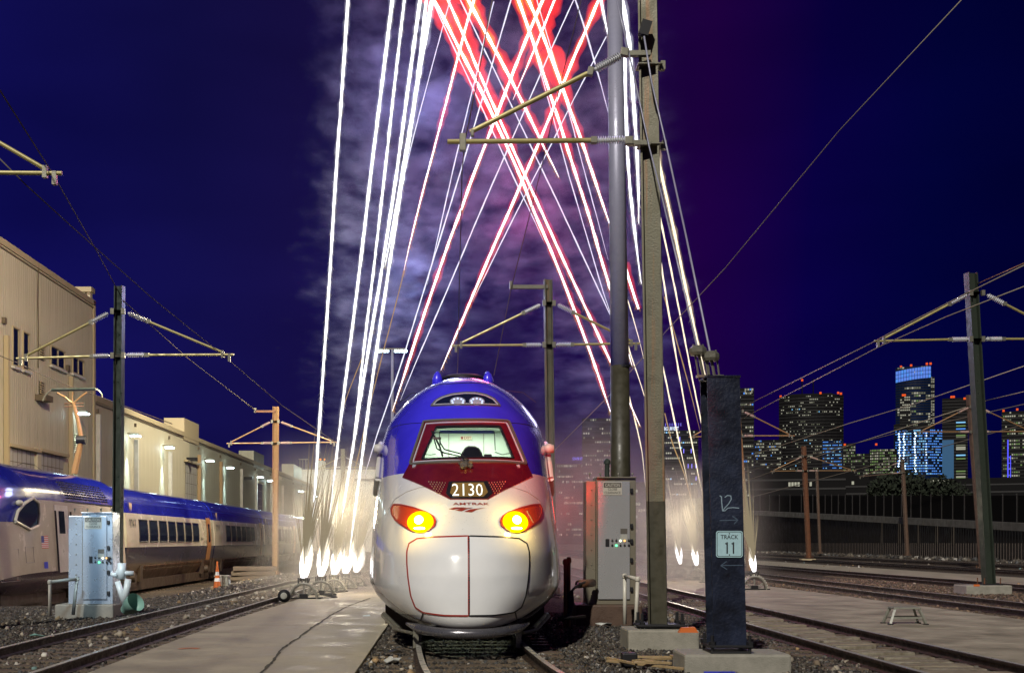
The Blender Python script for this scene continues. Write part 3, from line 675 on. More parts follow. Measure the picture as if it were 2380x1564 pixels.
    for u0 in (1064, 1108):
        cx, cz = hit(u0, 934); mb = MB()
        ring = [(cx + math.cos(a) * .125, cz + math.sin(a) * .075) for a in np.linspace(0, 2 * math.pi, 21)[:-1]]
        lp = patch('ditch_lamp', ring, M['dash'], pod, .018, n=24, rings=3)
        for k in range(7):
            a = math.pi * (-.15 + 1.3 * k / 6)
            patch('led', [(cx + math.cos(a) * .09 + math.cos(b) * .016, cz - .01 + math.sin(a) * .055 + math.sin(b) * .014) for b in np.linspace(0, 6.283, 9)[:-1]], E['cablamp'] if lit else M['ins'], lp, .024, n=8, rings=1)
    # panel joints
    for v0 in ((895, 1000), ):
        j = [hit(u, v) for u, v in [(903, 1000), (925, 989), (955, 984), (984, 983)]]
        band('panel_joint', j, .008, M['seam'], t, .004); band('panel_joint', [(-x, z) for x, z in j], .008, M['seam'], t, .004)
    j = [hit(u, v) for u, v in [(930, 935), (960, 912), (1000, 898), (1045, 892), (1088, 890), (1131, 892), (1176, 898), (1216, 912), (1246, 935)]]
    band('panel_joint', j, .010, M['seam'], t, .004)
    j = [hit(u, v) for u, v in [(1012, 1190), (975, 1170), (950, 1158), (925, 1150), (905, 1160), (893, 1185)]]
    jj = [hit(u, v) for u, v in [(1005, 1131), (975, 1133), (945, 1143), (918, 1160), (902, 1185)]]
    band('panel_joint', jj, .007, M['joint'], t, .004); band('panel_joint', [(-x, z) for x, z in jj], .007, M['joint'], t, .004)
    # roof domes
    for x in (-.46, .42): MB().lathe((x, 5.0, 4.16), (x, 5.0, 4.42), [(0, .10), (.5, .09), (.8, .06), (1, .02)], 16).build('roof_antenna', M['live' if lit else 'liveo'], t, smooth=True)
    MB().lathe((0, 5.2, 4.28), (0, 5.2, 4.37), [(0, .42), (.6, .40), (1, .30)], 24).build('roof_hatch', M['dark'], t, smooth=True)
    # cab side windows, doors, handrails
    for sg in (-1, 1):
        def side(yz, off=.012): return [Vector((sg * (xat(y, z) + off), y, z)) for y, z in yz]
        wz = [(4.35, 2.52), (5.3, 2.30), (5.95, 2.42), (6.15, 2.75), (6.15, 3.10), (5.75, 3.22), (5.1, 3.05), (4.6, 2.80)]
        mb = MB(); mb.add(side(wz, .03) + side(wz, -.05), [tuple(range(8))] + [(i, (i + 1) % 8, (i + 1) % 8 + 8, i + 8) for i in range(8)]); cw = mb.build('cab_window', M['glassd'], t)
        mb = MB(); q = side(wz, .035); mb.path(q + [q[0]], .045, 8); mb.build('window_frame', M['pipe'], cw)
        mb = MB(); q = side([(7.6, 1.0), (8.9, 1.0), (8.9, 3.08), (7.6, 3.08)], .010)
        dr = MB().add(q + side([(7.6, 1.0), (8.9, 1.0), (8.9, 3.08), (7.6, 3.08)], -.03), [(0, 1, 2, 3)] + [(i, (i + 1) % 4, (i + 1) % 4 + 4, i + 4) for i in range(4)]).build('cab_door', M['pipe'], t)
        for yy in (7.5, 9.0): MB().tube((sg * (hw(1.0) + .06), yy, 1.0), (sg * (hw(2.9) + .06), yy, 2.9), .03, 8).build('handrail', M['dark'], t)
        q = side([(7.95, 2.2), (8.5, 2.2), (8.5, 2.9), (7.95, 2.9)], .016); MB().add(q, [(0, 1, 2, 3)]).build('door_window', M['glassd'], dr)
        q = side([(6.2, 1.75), (6.8, 1.75), (6.8, 2.12), (6.2, 2.12)], .014)
        fl = MB().add(q, [(0, 1, 2, 3)]).build('flag_print', M['signf'], t)
        q = side([(6.3, 1.15), (6.65, 1.15), (6.65, 1.35), (6.3, 1.35)], .014); MB().add(q, [(0, 1, 2, 3)]).build('blue_sticker', M['bluesign'], t)
        for (a, b, c_, d_) in ((3.2, 4.4, .85, 1.75), (4.9, 5.5, 1.35, 1.8)):
            mb = MB(); pts = []
            for yy, z in ((a, c_), (b, c_), (b, d_), (a, d_), (a, c_)):
                xx = 0.0; lo, hi = 0, hw(z) * .99999
                for _ in range(30):
                    mid = (lo + hi) / 2
                    if surf(mid, z) < yy: lo = mid
                    else: hi = mid
                pts.append(Vector((sg * (lo + .004), yy, z)))
            mb.path(pts, .008, 4); mb.build('access_panel', M['joint'], t)
        mb = MB().lathe((sg * (xat(4.7, 3.05) - .02), 4.7, 3.05), (sg * (xat(4.7, 3.05) + .15), 4.7, 3.05), [(0, .05), (.4, .09), (1, .07)], 12); mb.build('side_camera', M['pipe'], t, smooth=True)
    # grille panels on the roof shoulder
    for sg in (-1, 1):
        mb = MB()
        for r_ in range(7):
            z = 3.34 + .085 * r_
            for k in range(int((YB - 10.6) / .30)):
                y = 9.0 + k * .30; mb.box((sg * (hw(z) + .004), y, z), (.03, .20, .045), ry=sg * .5)
        mb.build('roof_grille', M['dark'], t); 
        MB().b2((sg * (hw(3.25) - .01), 8.6, 3.20), (sg * (hw(3.25) + .025), YB - .2, 3.24)).build('roof_rail', M['dark'], t)
    # bogies and under-gear
    MB().b2((-1.15, 3.6, -.02), (1.15, YB - .3, .30)).build('underframe', M['under'], t)
    for yb in (5.6, YB - 3.6):
        bg_ = MB().b2((-1.3, yb - 1.9, .12), (1.3, yb + 1.9, .52)).build('bogie', M['under'], t)
        for dy in (-1.3, 1.3):
            MB().tube((-.80, yb + dy, .36), (.80, yb + dy, .36), .09, 10).build('axle', M['under'], bg_)
            for sg in (-1, 1): MB().lathe((sg * .69, yb + dy, .36), (sg * .83, yb + dy, .36), [(0, .38), (.3, .36), (1, .36)], 24).build('wheel', M['rail'], bg_)
    # brackets and hoses seen beneath the nose
    for sg in (-1, 1):
        mb = MB(); mb.b2((sg * .70, 1.3, -.06), (sg * .78, 1.4, .22)).tube((sg * 1.0, 2.2, .14), (sg * 1.3, 3.2, .30), .04, 8)
        mb.path([(sg * .8, 1.3, .15), (sg * 1.05, 1.9, .16), (sg * 1.3, 2.8, .3)], .025, 6)
        mb.build('coupling_gear', M['galv'], t)
    return t
M['fair'] = mat('fairing_gloss', (.05, .022, .035), .15, noise=(3, .2, (.09, .05, .06)), coat=1)
M['hatch'] = mat('hatch_white', (.84, .84, .83), .24, noise=(1.3, .22, (.75, .76, .76)), coat=.7)
M['joint'] = mat('panel_joint_grey', (.33, .30, .28), .5)
M['signf'] = mat('flag_colours', (.35, .25, .2), .5)
def wave_flag(m):
    t = m.node_tree; b = t.nodes['Principled BSDF']; co = t.nodes.new('ShaderNodeTexCoord'); s = t.nodes.new('ShaderNodeSeparateXYZ'); t.links.new(co.outputs['Generated'], s.inputs[0])
    st = math_(t, 'GREATER_THAN', math_(t, 'FRACT', math_(t, 'MULTIPLY', s.outputs[2], 6.5)), .5)
    c = ramp(t, st, [(0, (.55, .06, .03)), (1, (.6, .6, .6))], 'CONSTANT'); un = math_(t, 'MULTIPLY', math_(t, 'LESS_THAN', s.outputs[1], .4), math_(t, 'GREATER_THAN', s.outputs[2], .46))
    mx = N(t, 'ShaderNodeMix', data_type='RGBA'); t.links.new(un, mx.inputs[0]); t.links.new(c, mx.inputs[6]); mx.inputs[7].default_value = (.02, .03, .25, 1); t.links.new(mx.outputs[2], b.inputs['Base Color'])
wave_flag(M['signf'])
M['signexit'] = mat('exit_plate', (.75, .65, .5), .5)
tr1 = power_car('train', 'white and blue high speed train head-on in the middle with yellow headlights', (TX, TY, TZ), True, '2130')
# name and wing emblem on the nose
def project(me, cx, cz, off, parent, m, name, sx=1):
    for v in me.vertices: x, z = cx + v.co.x * sx, cz + v.co.y; v.co = on(x, z, off)
    return link(name, me, m, parent)
c = hit(1095, 1176); project(text_mesh('AMTRAK', 86 / 165 * .98, .035), c[0], c[1] + .03, .008, tr1, M['red_l'], 'lettering')
mb = MB()
for k, (x0, x1, x2, x3, z0) in enumerate(((-.33, -.20, .12, .17, 0), (-.17, -.04, .20, .25, .0), (.02, .20, .27, .36, 0))):
    pass
def swoosh(px):  # pixel outline -> local polygon
    P_ = [hit(*p) for p in px]; mb = MB(); mb.v = [tuple(on(x, z, .009)) for x, z in P_]; mb.f = [tuple(range(len(P_)))]; return mb.build('wing_emblem', M['red_l'], tr1)
swoosh([(1042.5, 1183.5), (1056, 1180), (1085, 1179.5), (1062, 1183), (1054, 1185)])
swoosh([(1058, 1186.5), (1072, 1182), (1100, 1180), (1083, 1184), (1073, 1188.5)])
swoosh([(1079, 1189.5), (1093, 1184), (1130, 1180.5), (1110, 1184), (1096, 1191)])
# cab interior seen through the windscreen
def cab(t):
    zb = min(p[1] for p in WS_CLEAR) - .22; zt = max(p[1] for p in WS_CLEAR) + .10
    L = lambda u, v, y: (X(u, TY + y) - TX, y, Z(v, TY + y) - TZ)
    MB().b2((-1.0, 4.9, zb), (1.0, 4.95, zt)).build('cab_rear_wall', M['cabw'], t)
    for u in (1043, 1124): x = L(u, 1000, 4.89)[0]; MB().b2((x - .006, 4.885, zb), (x + .006, 4.899, zt)).build('wall_joint', M['joint'], t)
    MB().b2((-.9, 4.0, zt), (.9, 4.9, zt + .03)).build('cab_ceiling', M['cabw'], t)
    for s in (-1, 1):
        pr = [(surf(1.0, z) + .08, z) for z in np.linspace(zb, zt, 10)]; pr = [(min(y, 4.8), z) for y, z in pr] + [(4.9, zt), (4.9, zb)]
        MB().prism(pr, 0, s * 1.0, s * 1.03).build('cab_side_wall', M['cabw'], t)
    za = L(1089, 1063, 2.9)[2]
    MB().prism([(surf(.9, za) + .12 if False else 2.25, za - .16), (2.95, za), (3.5, za - .04), (3.5, za - .3), (2.3, za - .3)], 0, -.82, .82).build('dashboard', M['dash'], t, bevel=.02)
    pts = [L(u, v, 4.1) for u, v in ((1067, 1066), (1074, 1049), (1081, 1038), (1090, 1034.5), (1104, 1035), (1114, 1040), (1120, 1051), (1125, 1066))]
    MB().prism([(p[0], p[2]) for p in pts], 1, 4.1, 4.24).build('driver_seat', M['seat'], t, bevel=.03)
    a = L(1125, 1055, 3.3); b = L(1143, 1063, 3.3); MB().b2((a[0], 3.3, b[2] - .05), (b[0], 3.42, a[2])).build('console_box', M['seat'], t, bevel=.01)
    a = L(1022, 1000, 3.45); b = L(1149, 1007, 3.45); MB().b2((a[0], 3.45, b[2]), (b[0], 3.48, a[2])).build('sun_visor', M['visor'], t, bevel=.01)
    for u in (1021, 1149): a = L(u, 1004, 3.44); b = L(u + 2, 1046, 3.3); MB().tube(a, b, .007, 6).build('visor_cord', M['rubber'], t)
    for us in ((984, 1055, 1000, 1057, 1013, 1055), (1150, 1050, 1166, 1056, 1186, 1053)): MB().path([L(us[0], us[1], 3.1), L(us[2], us[3], 3.1), L(us[4], us[5], 3.1)], .006, 5).build('cable', M['rubber'], t)
    c = L(1083, 1017.5, 4.875); ex = MB().box(c, (.20, .014, .066)).build('exit_sign', M['signexit'], t)
    lettering('EXIT', .125, .046, (c[0] + .028, 4.864, c[2]), M['red_l'], ex)
    MB().box((c[0] - .068, 4.866, c[2]), (.035, .003, .044)).build('exit_pictogram', M['red_l'], ex)
    ll = light('cab_light', 'AREA', (0, 4.3, zt - .03), 40, (.86, 1.0, .80), shape='RECTANGLE', size=1.3, size_y=.5); ll.parent = t
    return t
cab(tr1)
# wiper
def wp(u, v, off=.05): return on(*hit(u, v), off)
wi = MB().path([wp(1084, 1083, .07), wp(1068, 1072, .09), wp(1034, 1064, .09), wp(1018, 1052, .08), wp(1012.5, 1030, .08)], .011, 6).build('wiper', M['rubber'], tr1)
MB().path([wp(1090, 1080, .07), wp(1070, 1066, .09), wp(1035, 1056, .09), wp(1026, 1040, .08), wp(1024.5, 1028, .08)], .011, 6).build('wiper_arm', M['rubber'], wi)
MB().path([wp(1006, 1008, .05), wp(1015, 1026, .05), wp(1024, 1045, .05), wp(1030, 1066, .05)], .016, 6).build('wiper_blade', M['rubber'], wi)
MB().box(wp(1018.5, 1028.5, .08), (.13, .03, .035)).build('wiper_clamp', M['wire'], wi)
mb = MB()
for k in range(14): mb.box(wp(1070 + random.uniform(0, 26), 1078 + random.uniform(-4, 14), .05), (.05 * random.uniform(.5, 1.3), .05, .05 * random.uniform(.5, 1.3)), random.random(), random.random())
mb.build('wiper_motor', M['galv'], wi)

# second train at left, longer, with coaches
LX, LZ = -13.6, -.39; L0 = 45.1; YB2 = 15.4
tr2 = power_car('train', 'blue and white parked train at left, cab car behind the left cabinet, pantograph raised', (LX, L0 - .25 - YB2, LZ), False, '2141', YB=YB2)
xf = hw(2.7)
lettering('2141', .62, .42, (hw(2.65) + .012, YB2 - .55, 2.62), M['ink'], tr2, '+X')
# pantograph
Yp = 43.5
def pp(u, v, dx=0): q = P(u, v, Yp); return Vector((q.x + dx, q.y, q.z)) - Vector((LX, L0 - .25 - YB2, LZ))
pan = MB().path([pp(171.6, 1100), pp(189, 1022)], [.13, .10], 6).build('pantograph', M['copper'], tr2)
MB().path([pp(189, 1022), pp(181, 975), pp(170, 935)], [.09, .07, .06], 6).build('upper_arm', M['copper'], pan)
MB().path([pp(170, 938), pp(150, 922), pp(133, 913)], .035, 6).path([pp(170, 938), pp(188, 922), pp(202, 912)], .035, 6).path([pp(170, 938), pp(168, 925), pp(169, 911)], .022, 6).build('head_frame', M['copper'], pan)
MB().path([pp(120, 906), pp(222, 904)], .06, 6).path([pp(120, 904, 0) + Vector((0, .25, 0)), pp(222, 902) + Vector((0, .25, 0))], .03, 6).build('contact_strip', M['green'], pan)
for s in ((120, 906, 112, 912, 103, 922, 99, 932), (222, 904, 230, 908, 236, 915, 238, 924)):
    MB().path([pp(s[0], s[1]), pp(s[2], s[3]), pp(s[4], s[5]), pp(s[6], s[7])], .028, 6).build('horn', M['galv'], pan)
for v in (938, 945): MB().path([pp(150, v), pp(194, v - 1)], .02, 6).build('cross_rod', M['rust'], pan)
MB().lathe(pp(186, 1022, -.12), pp(192, 1022, .12), [(0, .16), (1, .16)], 12).build('knuckle', M['dark'], pan)
# coaches of the second train: articulated, one thing each
csec = [(.42, .95), (.55, 1.22), (.80, 1.38), (1.08, 1.46), (1.72, 1.55), (2.2, 1.55), (2.7, 1.51), (3.03, 1.47), (3.4, 1.37), (3.7, 1.22), (3.9, 1.0), (4.05, .68), (4.12, .3)]
cz = [a for a, b in csec]; cw_ = [b for a, b in csec]
def chw(z): return float(np.interp(z, cz, cw_))
CL = 16.9
def coach(i, label, cnum, nwin, wstart):
    y0 = L0 + .15 + i * (CL + .25)
    t = thing('coach', label, 'railway coach', (LX, y0, LZ), 'coaches of the parked train at left')
    zz = np.concatenate([np.linspace(.42, 1.08, 6), np.linspace(1.2, 3.03, 8), np.linspace(3.1, 4.12, 16)]); prof = [(chw(z), z) for z in zz] + [(-chw(z), z) for z in zz[::-1]]
    o = MB().prism(prof, 1, 0, CL).build('body', M['livec'], t); smoothangle(o, 30)
    for k in range(nwin):
        ya = wstart + k * 1.66; zl = [1.93, 2.2, 2.45, 2.7, 2.80]; q = [(chw(z) + .014, y, z) for z in zl for y in (ya, ya + 1.28)] + [(chw(z) - .03, y, z) for z in zl for y in (ya, ya + 1.28)]
        fs = [(2 * a, 2 * a + 1, 2 * a + 3, 2 * a + 2) for a in range(4)] + [(2 * a + e, 2 * a + 2 + e, 2 * a + 12 + e, 2 * a + 10 + e) for a in range(4) for e in (0, 1)] + [(0, 1, 11, 10), (8, 9, 19, 18)]
        w_ = MB().add(q, fs).build('window', M['glassd'], t)
        if i < 2:
            q2 = [Vector((chw(z) + .014, y, z)) for y, z in ((ya, 1.93), (ya + 1.28, 1.93), (ya + 1.28, 2.2), (ya + 1.28, 2.45), (ya + 1.28, 2.80), (ya, 2.80), (ya, 2.45), (ya, 2.2), (ya, 1.93))]
            MB().path(q2, .022, 4).build('gasket', M['rubber'], w_)
    zl = [1.0, 1.08, 1.4, 1.72, 2.2, 2.7, 3.03, 3.12]; q = [(chw(z) + .018, y, z) for z in zl for y in (CL - 1.75, CL - .75)]
    d = MB().add(q, [(2 * a, 2 * a + 1, 2 * a + 3, 2 * a + 2) for a in range(7)]).build('door', M['door'], t)
    q = [(chw(z) + .026, y, z) for z in (1.9, 2.2, 2.45, 2.7, 2.8) for y in (CL - 1.45, CL - 1.05)]; MB().add(q, [(2 * a, 2 * a + 1, 2 * a + 3, 2 * a + 2) for a in range(4)]).build('door_window', M['glassd'], d)
    mb = MB()   # dotted print beside the door
    for k in range(130):
        y = CL - 1.9 - abs(random.gauss(0, .6)) if k % 3 else CL - .6 + abs(random.gauss(0, .15)); z = random.uniform(1.8, 2.98)
        if y > CL - .05: continue
        a = .06 * random.uniform(.5, 1.2); x = chw(z) + .01; mb.add([(x, y, z - a / 2), (x, y + a, z), (chw(z + a) + .01, y + a * .3, z + a / 2)], [(0, 1, 2)])
    mb.build('dotted_print', M['ink'], t)
    if cnum: lettering(cnum, .95, .42, (chw(2.62) + .012, .95, 2.60), M['ink'], t, '+X')
    e = MB()   # little wing emblem
    for k in range(3): e.add([(chw(3.25) + .014 - .02 * k * 0, .75 + .16 * k, 3.42 - .03 * k), (chw(3.25) + .02, .88 + .16 * k, 3.45), (chw(3.1) + .02, .78 + .1 * k, 3.08)], [(0, 1, 2)])
    e.build('wing_emblem', M['gold'], t)
    lettering('acela', .55, .14, (chw(2.1) + .012, wstart + nwin * 1.66 + .35, 2.08), M['ink'], t, '+X')
    MB().b2((chw(3.5) - .02, 0, 3.46), (chw(3.5) + .022, CL, 3.49)).build('roof_gutter', M['blue_l'], t)
    MB().b2((-1.3, .2, .02), (1.3, CL - .2, .42)).build('underframe', M['under'], t)
    MB().prism([(.75, .42), (1.32, .85), (1.42, 1.02), (1.44, .95), (1.34, .72), (.95, .10), (.6, .05)], 1, 3.2, CL - 2.6).build('skirt', M['skirt'], t)
    for yb in (1.5, CL - 1.2):
        b_ = MB().b2((-1.32, yb - .95, .15), (1.32, yb + .95, .6)).b2((1.1, yb - 1.3, .35), (1.45, yb - .9, 1.0)).b2((1.1, yb + .9, .35), (1.45, yb + 1.3, 1.0)).lathe((1.2, yb, .55), (1.5, yb, .55), [(0, .22), (1, .18)], 12).build('bogie', M['under'], t)
        for sg in (-1, 1): MB().lathe((sg * .69, yb, .36), (sg * .83, yb, .36), [(0, .39), (.3, .36), (1, .36)], 20).build('wheel', M['rail'], b_)
    MB().prism([(chw(z) * .93, z) for z in zz] + [(-chw(z) * .93, z) for z in zz[::-1]], 1, -.27, -.01).build('bellows', M['bellows'], t)
    return t
M['skirt'] = mat('brown_skirt', (.11, .05, .016), .6, noise=(2, .22, (.05, .025, .012)))
coach(0, 'first coach behind the power car, next to the left green pole, seven windows', '3263', 7, 1.9)
coach(1, 'second coach behind the power car, above the orange traffic cone', '3213', 6, 3.3)
coach(2, 'third coach, half hidden by the brown lineside pole', None, 6, 3.3)
coach(3, 'fourth coach, just right of the brown lineside pole', None, 6, 3.3)
coach(4, 'fifth coach, fading into the smoke of the left fountains', None, 6, 3.3)
# ================================================================== left buildings
BX = -22.0
def yb(u): return -BX * F / (1040 - u)          # distance at which a wall point at this column stands
def zb_(v, Y): return Z(v, Y)
def panel_mesh(h, w=1.19, nr=4, nm='panel'):
    mb = MB(); prof = []
    for k in range(nr):
        a = -w / 2 + w * k / nr; s = w / nr
        prof += [(0, a), (0, a + s * .72), (.015, a + s * .78), (.015, a + s * .94)]
    prof += [(0, w / 2)]
    n = len(prof)
    for x, y in prof: mb.v += [(x, y, 0), (x, y, h)]
    mb.f = [(2 * i, 2 * i + 2, 2 * i + 3, 2 * i + 1) for i in range(n - 1)]
    return mb.mesh(nm)
HT, HL_ = 16.45, 10.55
hall = thing('tall_hall', 'tall tan corrugated metal building at far left', 'building', (BX, 50, -.6))
p_t = panel_mesh(HT + .6); p_t.materials.append(M['wall'])
y = 0.6
while y < 24.6: link('panel', p_t, None, hall, (0, y, 0)); y += 1.2
MB().b2((-.5, 0, 0), (-.06, 25, HT + .55)).build('backing_wall', M['trim'], hall)
MB().b2((-30, 24.4, 0), (-.07, 24.9, HT + 1.3)).build('end_wall', M['wall'], hall)
MB().b2((-.08, 0, HT + .3), (.10, 25.0, HT + .62)).build('eaves_trim', M['trim'], hall)
MB().b2((-.02, 0, HT + .12), (.06, 25.0, HT + .2)).build('eaves_shadow_gap', M['trimd'], hall)
MB().b2((-3.6, 24.2, HT + 1.05), (.06, 25.02, HT + 1.35)).build('parapet_cap', M['trim'], hall)
mb = MB()
for k in range(9): mb.b2((-.35 - k * .38, 24.32, HT + .2), (-.28 - k * .38, 24.42, HT + 1.05))
mb.build('parapet_ribs', M['trimd'], hall)
MB().b2((-.02, 24.72, 0), (.10, 25.02, HT + .6)).build('corner_trim', M['trim'], hall)
def wal(u, v): Y = yb(u); return (Y, zb_(v, Y))
def wbox(nm, u0, v0, u1, v1, m, parent, x0=.0, x1=.09, oy=50, oz=-.6, vb=None):
    Y0, Y1 = yb(u0), yb(u1); zt = Z(v0, Y0); zl = Z(v1, Y0)
    return MB().b2((x0, Y0 - oy, zl - oz), (x1, Y1 - oy, zt - oz)).build(nm, m, parent)
def wwin(u0, v0, u1, v1, mull=1, oy=50, parent=None, sill=True):
    Y0, Y1 = yb(u0) - oy, yb(u1) - oy; zt = Z(v0, yb(u0)) + .6; zl = Z(v1, yb(u0)) + .6; t_ = .09
    w_ = MB().b2((.03, Y0, zl), (.10, Y1, zl + t_)).b2((.03, Y0, zt - t_), (.14, Y1, zt)).b2((.03, Y0, zl + t_), (.10, Y0 + t_, zt - t_)).b2((.03, Y1 - t_, zl + t_), (.10, Y1, zt - t_)).build('window', M['trim'], parent)
    MB().b2((.03, Y0 + t_, zl + t_), (.055, Y1 - t_, zt - t_)).build('pane', M['glassd'], w_)
    for k in range(1, mull + 1):
        ym = Y0 + (Y1 - Y0) * k / (mull + 1); MB().b2((.056, ym - .035, zl + t_), (.10, ym + .035, zt - t_)).build('mullion', M['trim'], w_)
    if sill: MB().b2((.03, Y0 - .1, zl - .12), (.20, Y1 + .1, zl - .002)).build('sill', M['pipe'], w_)
    return w_
wwin(26, 757, 41.5, 850, 0, parent=hall); wwin(50, 768, 65, 859, 0, parent=hall)
wwin(115, 801, 148, 848, 1, parent=hall); wwin(166, 826, 192, 867, 1, parent=hall)
def louvre(u0, v0, u1, v1, n, parent, oy=50):
    Y0, Y1 = yb(u0) - oy, yb(u1) - oy; zt = Z(v0, yb(u0)) + .6; zl = Z(v1, yb(u0)) + .6
    l = MB().b2((.03, Y0, zl), (.05, Y1, zt)).build('louvre', M['dark'], parent)
    mb = MB()
    for k in range(n): z = zl + (zt - zl) * (k + .5) / n; MB().box((.09, (Y0 + Y1) / 2, z), (.10, Y1 - Y0, (zt - zl) / n * .45), ry=.6).build('slat', M['trim'], l)
louvre(91, 801, 100, 835, 6, hall); louvre(90, 884, 100, 915, 6, hall); louvre(166, 1006, 182, 1069, 14, hall)
wbox('vent_hood', 81, 916, 98, 930, M['trimd'], hall, 0, .6)
for (u, v) in ((5, 745), (154, 856)): wbox('wall_bracket', u - 2, v - 8, u + 3, v + 6, M['trimd'], hall, .02, .18)
def downpipe(parent, u, vt, oy, m, r=.10, nm='downpipe', zb0=0):
    Y = yb(u); zt = Z(vt, Y) + .6; o = MB().b2((.03, Y - oy - r, zb0), (.03 + 2 * r, Y - oy + r, zt)).build(nm, m, parent)
    return o
for u, v in ((9, 780), (160, 875)): downpipe(hall, u, v, 50, M['trim'], .12)
MB().path([(.08, yb(86) - 50, Z(617, yb(86)) + .6), (.08, yb(85) - 50, Z(700, yb(85)) + .6), (.08, yb(86) - 50, Z(760, yb(86)) + .6), (.08, yb(85.5) - 50, Z(855, yb(85.5)) + .6)], .03, 6).build('hanging_cable', M['trimd'], hall)
def rollerdoor(u0, v0, u1, v1, parent, oy=50, m='doorp'):
    Y0, Y1 = yb(u0) - oy, yb(u1) - oy; zt = Z(v0, yb(u0)) + .6
    d = MB().b2((.03, Y0, 0), (.06, Y1, zt)).build('roller_door', M['trimd'], parent)
    n = 10
    for k in range(n):
        z = zt * k / n
        MB().b2((.062, Y0 + .06, z + .02), (.085, Y1 - .06, z + zt / n - .02)).build('door_panel', M[m], d)
    for k in range(1, 6): yy = Y0 + (Y1 - Y0) * k / 6; MB().b2((.086, yy - .02, 0), (.095, yy + .02, zt)).build('door_rib', M['trimd'], d)
    MB().b2((.03, Y0 - .3, zt + .002), (.35, Y1 + .3, zt + .16)).build('door_hood', M['trim'], d)
rollerdoor(15, 1038, 77, 1120, hall); rollerdoor(88, 1050, 144, 1120, hall)
wbox('pier', 78, 1040, 87, 1180, M['wall'], hall, .03, .22)

shed = thing('long_shed', 'long low corrugated metal shed with a row of wall lamps at left', 'building', (BX, 75.1, -.6))
p_l = panel_mesh(HL_ + .6); p_l.materials.append(M['wall']); p_g = panel_mesh(HL_ + .6); p_g.materials.append(M['wallg'])
y = .6
while y < 130:
    link('panel', p_l if y < 27 + random.uniform(-1, 1) else p_g, None, shed, (0, y, 0)); y += 1.2
MB().b2((-.5, 0, 0), (-.06, 131, HL_ + .55)).build('backing_wall', M['trim'], shed)
MB().b2((-.08, 0, HL_ + .3), (.10, 131, HL_ + .66)).build('eaves_trim', M['trim'], shed)
MB().b2((-.02, 0, HL_ + .12), (.06, 131, HL_ + .2)).build('eaves_shadow_gap', M['trimd'], shed)
MB().b2((-20, 130.5, 0), (-.07, 131, HL_ + .5)).build('end_wall', M['wallg'], shed)
for u0, v0, u1 in ((426, 971, 460), (588, 1047, 612), (681, 1078, 700)):
    Y0, Y1 = yb(u0) - 75.1, yb(u1) - 75.1; zt = Z(v0, yb(u0)) + .6
    MB().b2((-1.6, Y0, HL_), (.08, Y1, zt)).build('roof_upstand', M['wallg'] if u0 > 500 else M['trim'], shed)
for u, v, m in ((223, 963, 'pipe'), (312, 1022, 'pipe'), (391, 1050, 'pipe'), (459, 1057, 'pipeo'), (510, 1073, 'pipeo'), (558, 1090, 'pipe'), (592, 1101, 'pipe'), (628, 1112, 'pipe'), (654, 1128, 'pipe'), (680, 1137, 'pipe'), (700, 1145, 'pipe')):
    downpipe(shed, u, v, 75.1, M[m], .14)
    Y = yb(u) - 75.1; MB().b2((.02, Y - .08, HL_ - 1.0 + .6), (.16, Y + .08, HL_ - .75 + .6)).build('pipe_bracket', M['trimd'], shed)
rollerdoor(429, 1073, 455, 1180, shed, 75.1); rollerdoor(596, 1121, 608, 1200, shed, 75.1, 'glassd')
for u, v in ((434, 1063), (567, 1108)):
    Y = yb(u); MB().b2((.0, Y - 75.3, Z(v, Y) + .3), (.9, Y - 74.9, Z(v, Y) + .6)).build('dark_wall_lamp', M['dark'], shed)
# wall lamps on short arms: lit
LAMPS = [(191, 957), (313, 1009), (392.6, 1036.5), (487, 1068), (534, 1084.5), (603.6, 1106.6), (627, 1115), (699, 1140), (733, 1152)]
nth = ['first and nearest', 'second', 'third', 'fourth', 'fifth', 'sixth', 'seventh', 'eighth', 'ninth and farthest']
for k, (u, v) in enumerate(LAMPS):
    Xl = BX + .55; Y = Xl * F / (u - 1040); z = Z(v, Y)
    t = thing('wall_lamp', f'{nth[k]} lit wall lamp along the shed, glowing cool white', 'wall lamp', (Xl, Y, z), 'lit wall lamps on the left building')
    MB().box((0, 0, -.02), (.55, .30, .16)).build('lamp_head', M['galv'], t)
    MB().box((.05, 0, -.125), (.62, .5, .07)).build('lens', E['lampc'], t)
    MB().tube((-.5, 0, .05), (-.1, 0, .05), .05, 8).build('arm', M['trimd'], t)
    sp = light('wall_lamp_light', 'SPOT', (0, 0, -.2), 4200 if k < 6 else 2200, (.62, .88, 1.0), (0, R(5), 0), spot_size=R(40), spot_blend=1.0, shadow_soft_size=.12); sp.parent = t
# white render building closing the yard
wb = thing('white_building', 'pale flat-roofed building beyond the smoke at the end of the yard', 'building', (X(780, 225), 225, 0))
wbw = X(872, 225) - X(660, 225)
MB().b2((-wbw / 2, 0, -.6), (wbw / 2, 20, Z(1095, 225))).build('wall', M['white'], wb)
MB().b2((-wbw / 2 - .1, -.1, Z(1095, 225)), (wbw / 2 + .1, 20, Z(1095, 225) + .35)).build('roof_edge', M['pipe'], wb)
for k in range(4): MB().b2((-wbw / 2 + 2 + k * 4, -.05, 0), (-wbw / 2 + 2.12 + k * 4, -.01, Z(1095, 225))).build('wall_joint', M['joint'], wb)
MB().b2((wbw / 2 - .1, -.4, Z(1118, 225)), (wbw / 2 - 5, -.1, Z(1112, 225))).build('canopy', M['dark'], wb)
yl = light('building_fill_light', 'POINT', (X(790, 225), 205, 13), 3500, (.85, 1.0, .85), shadow_soft_size=1)  # added fill in front of the pale building, source unseen
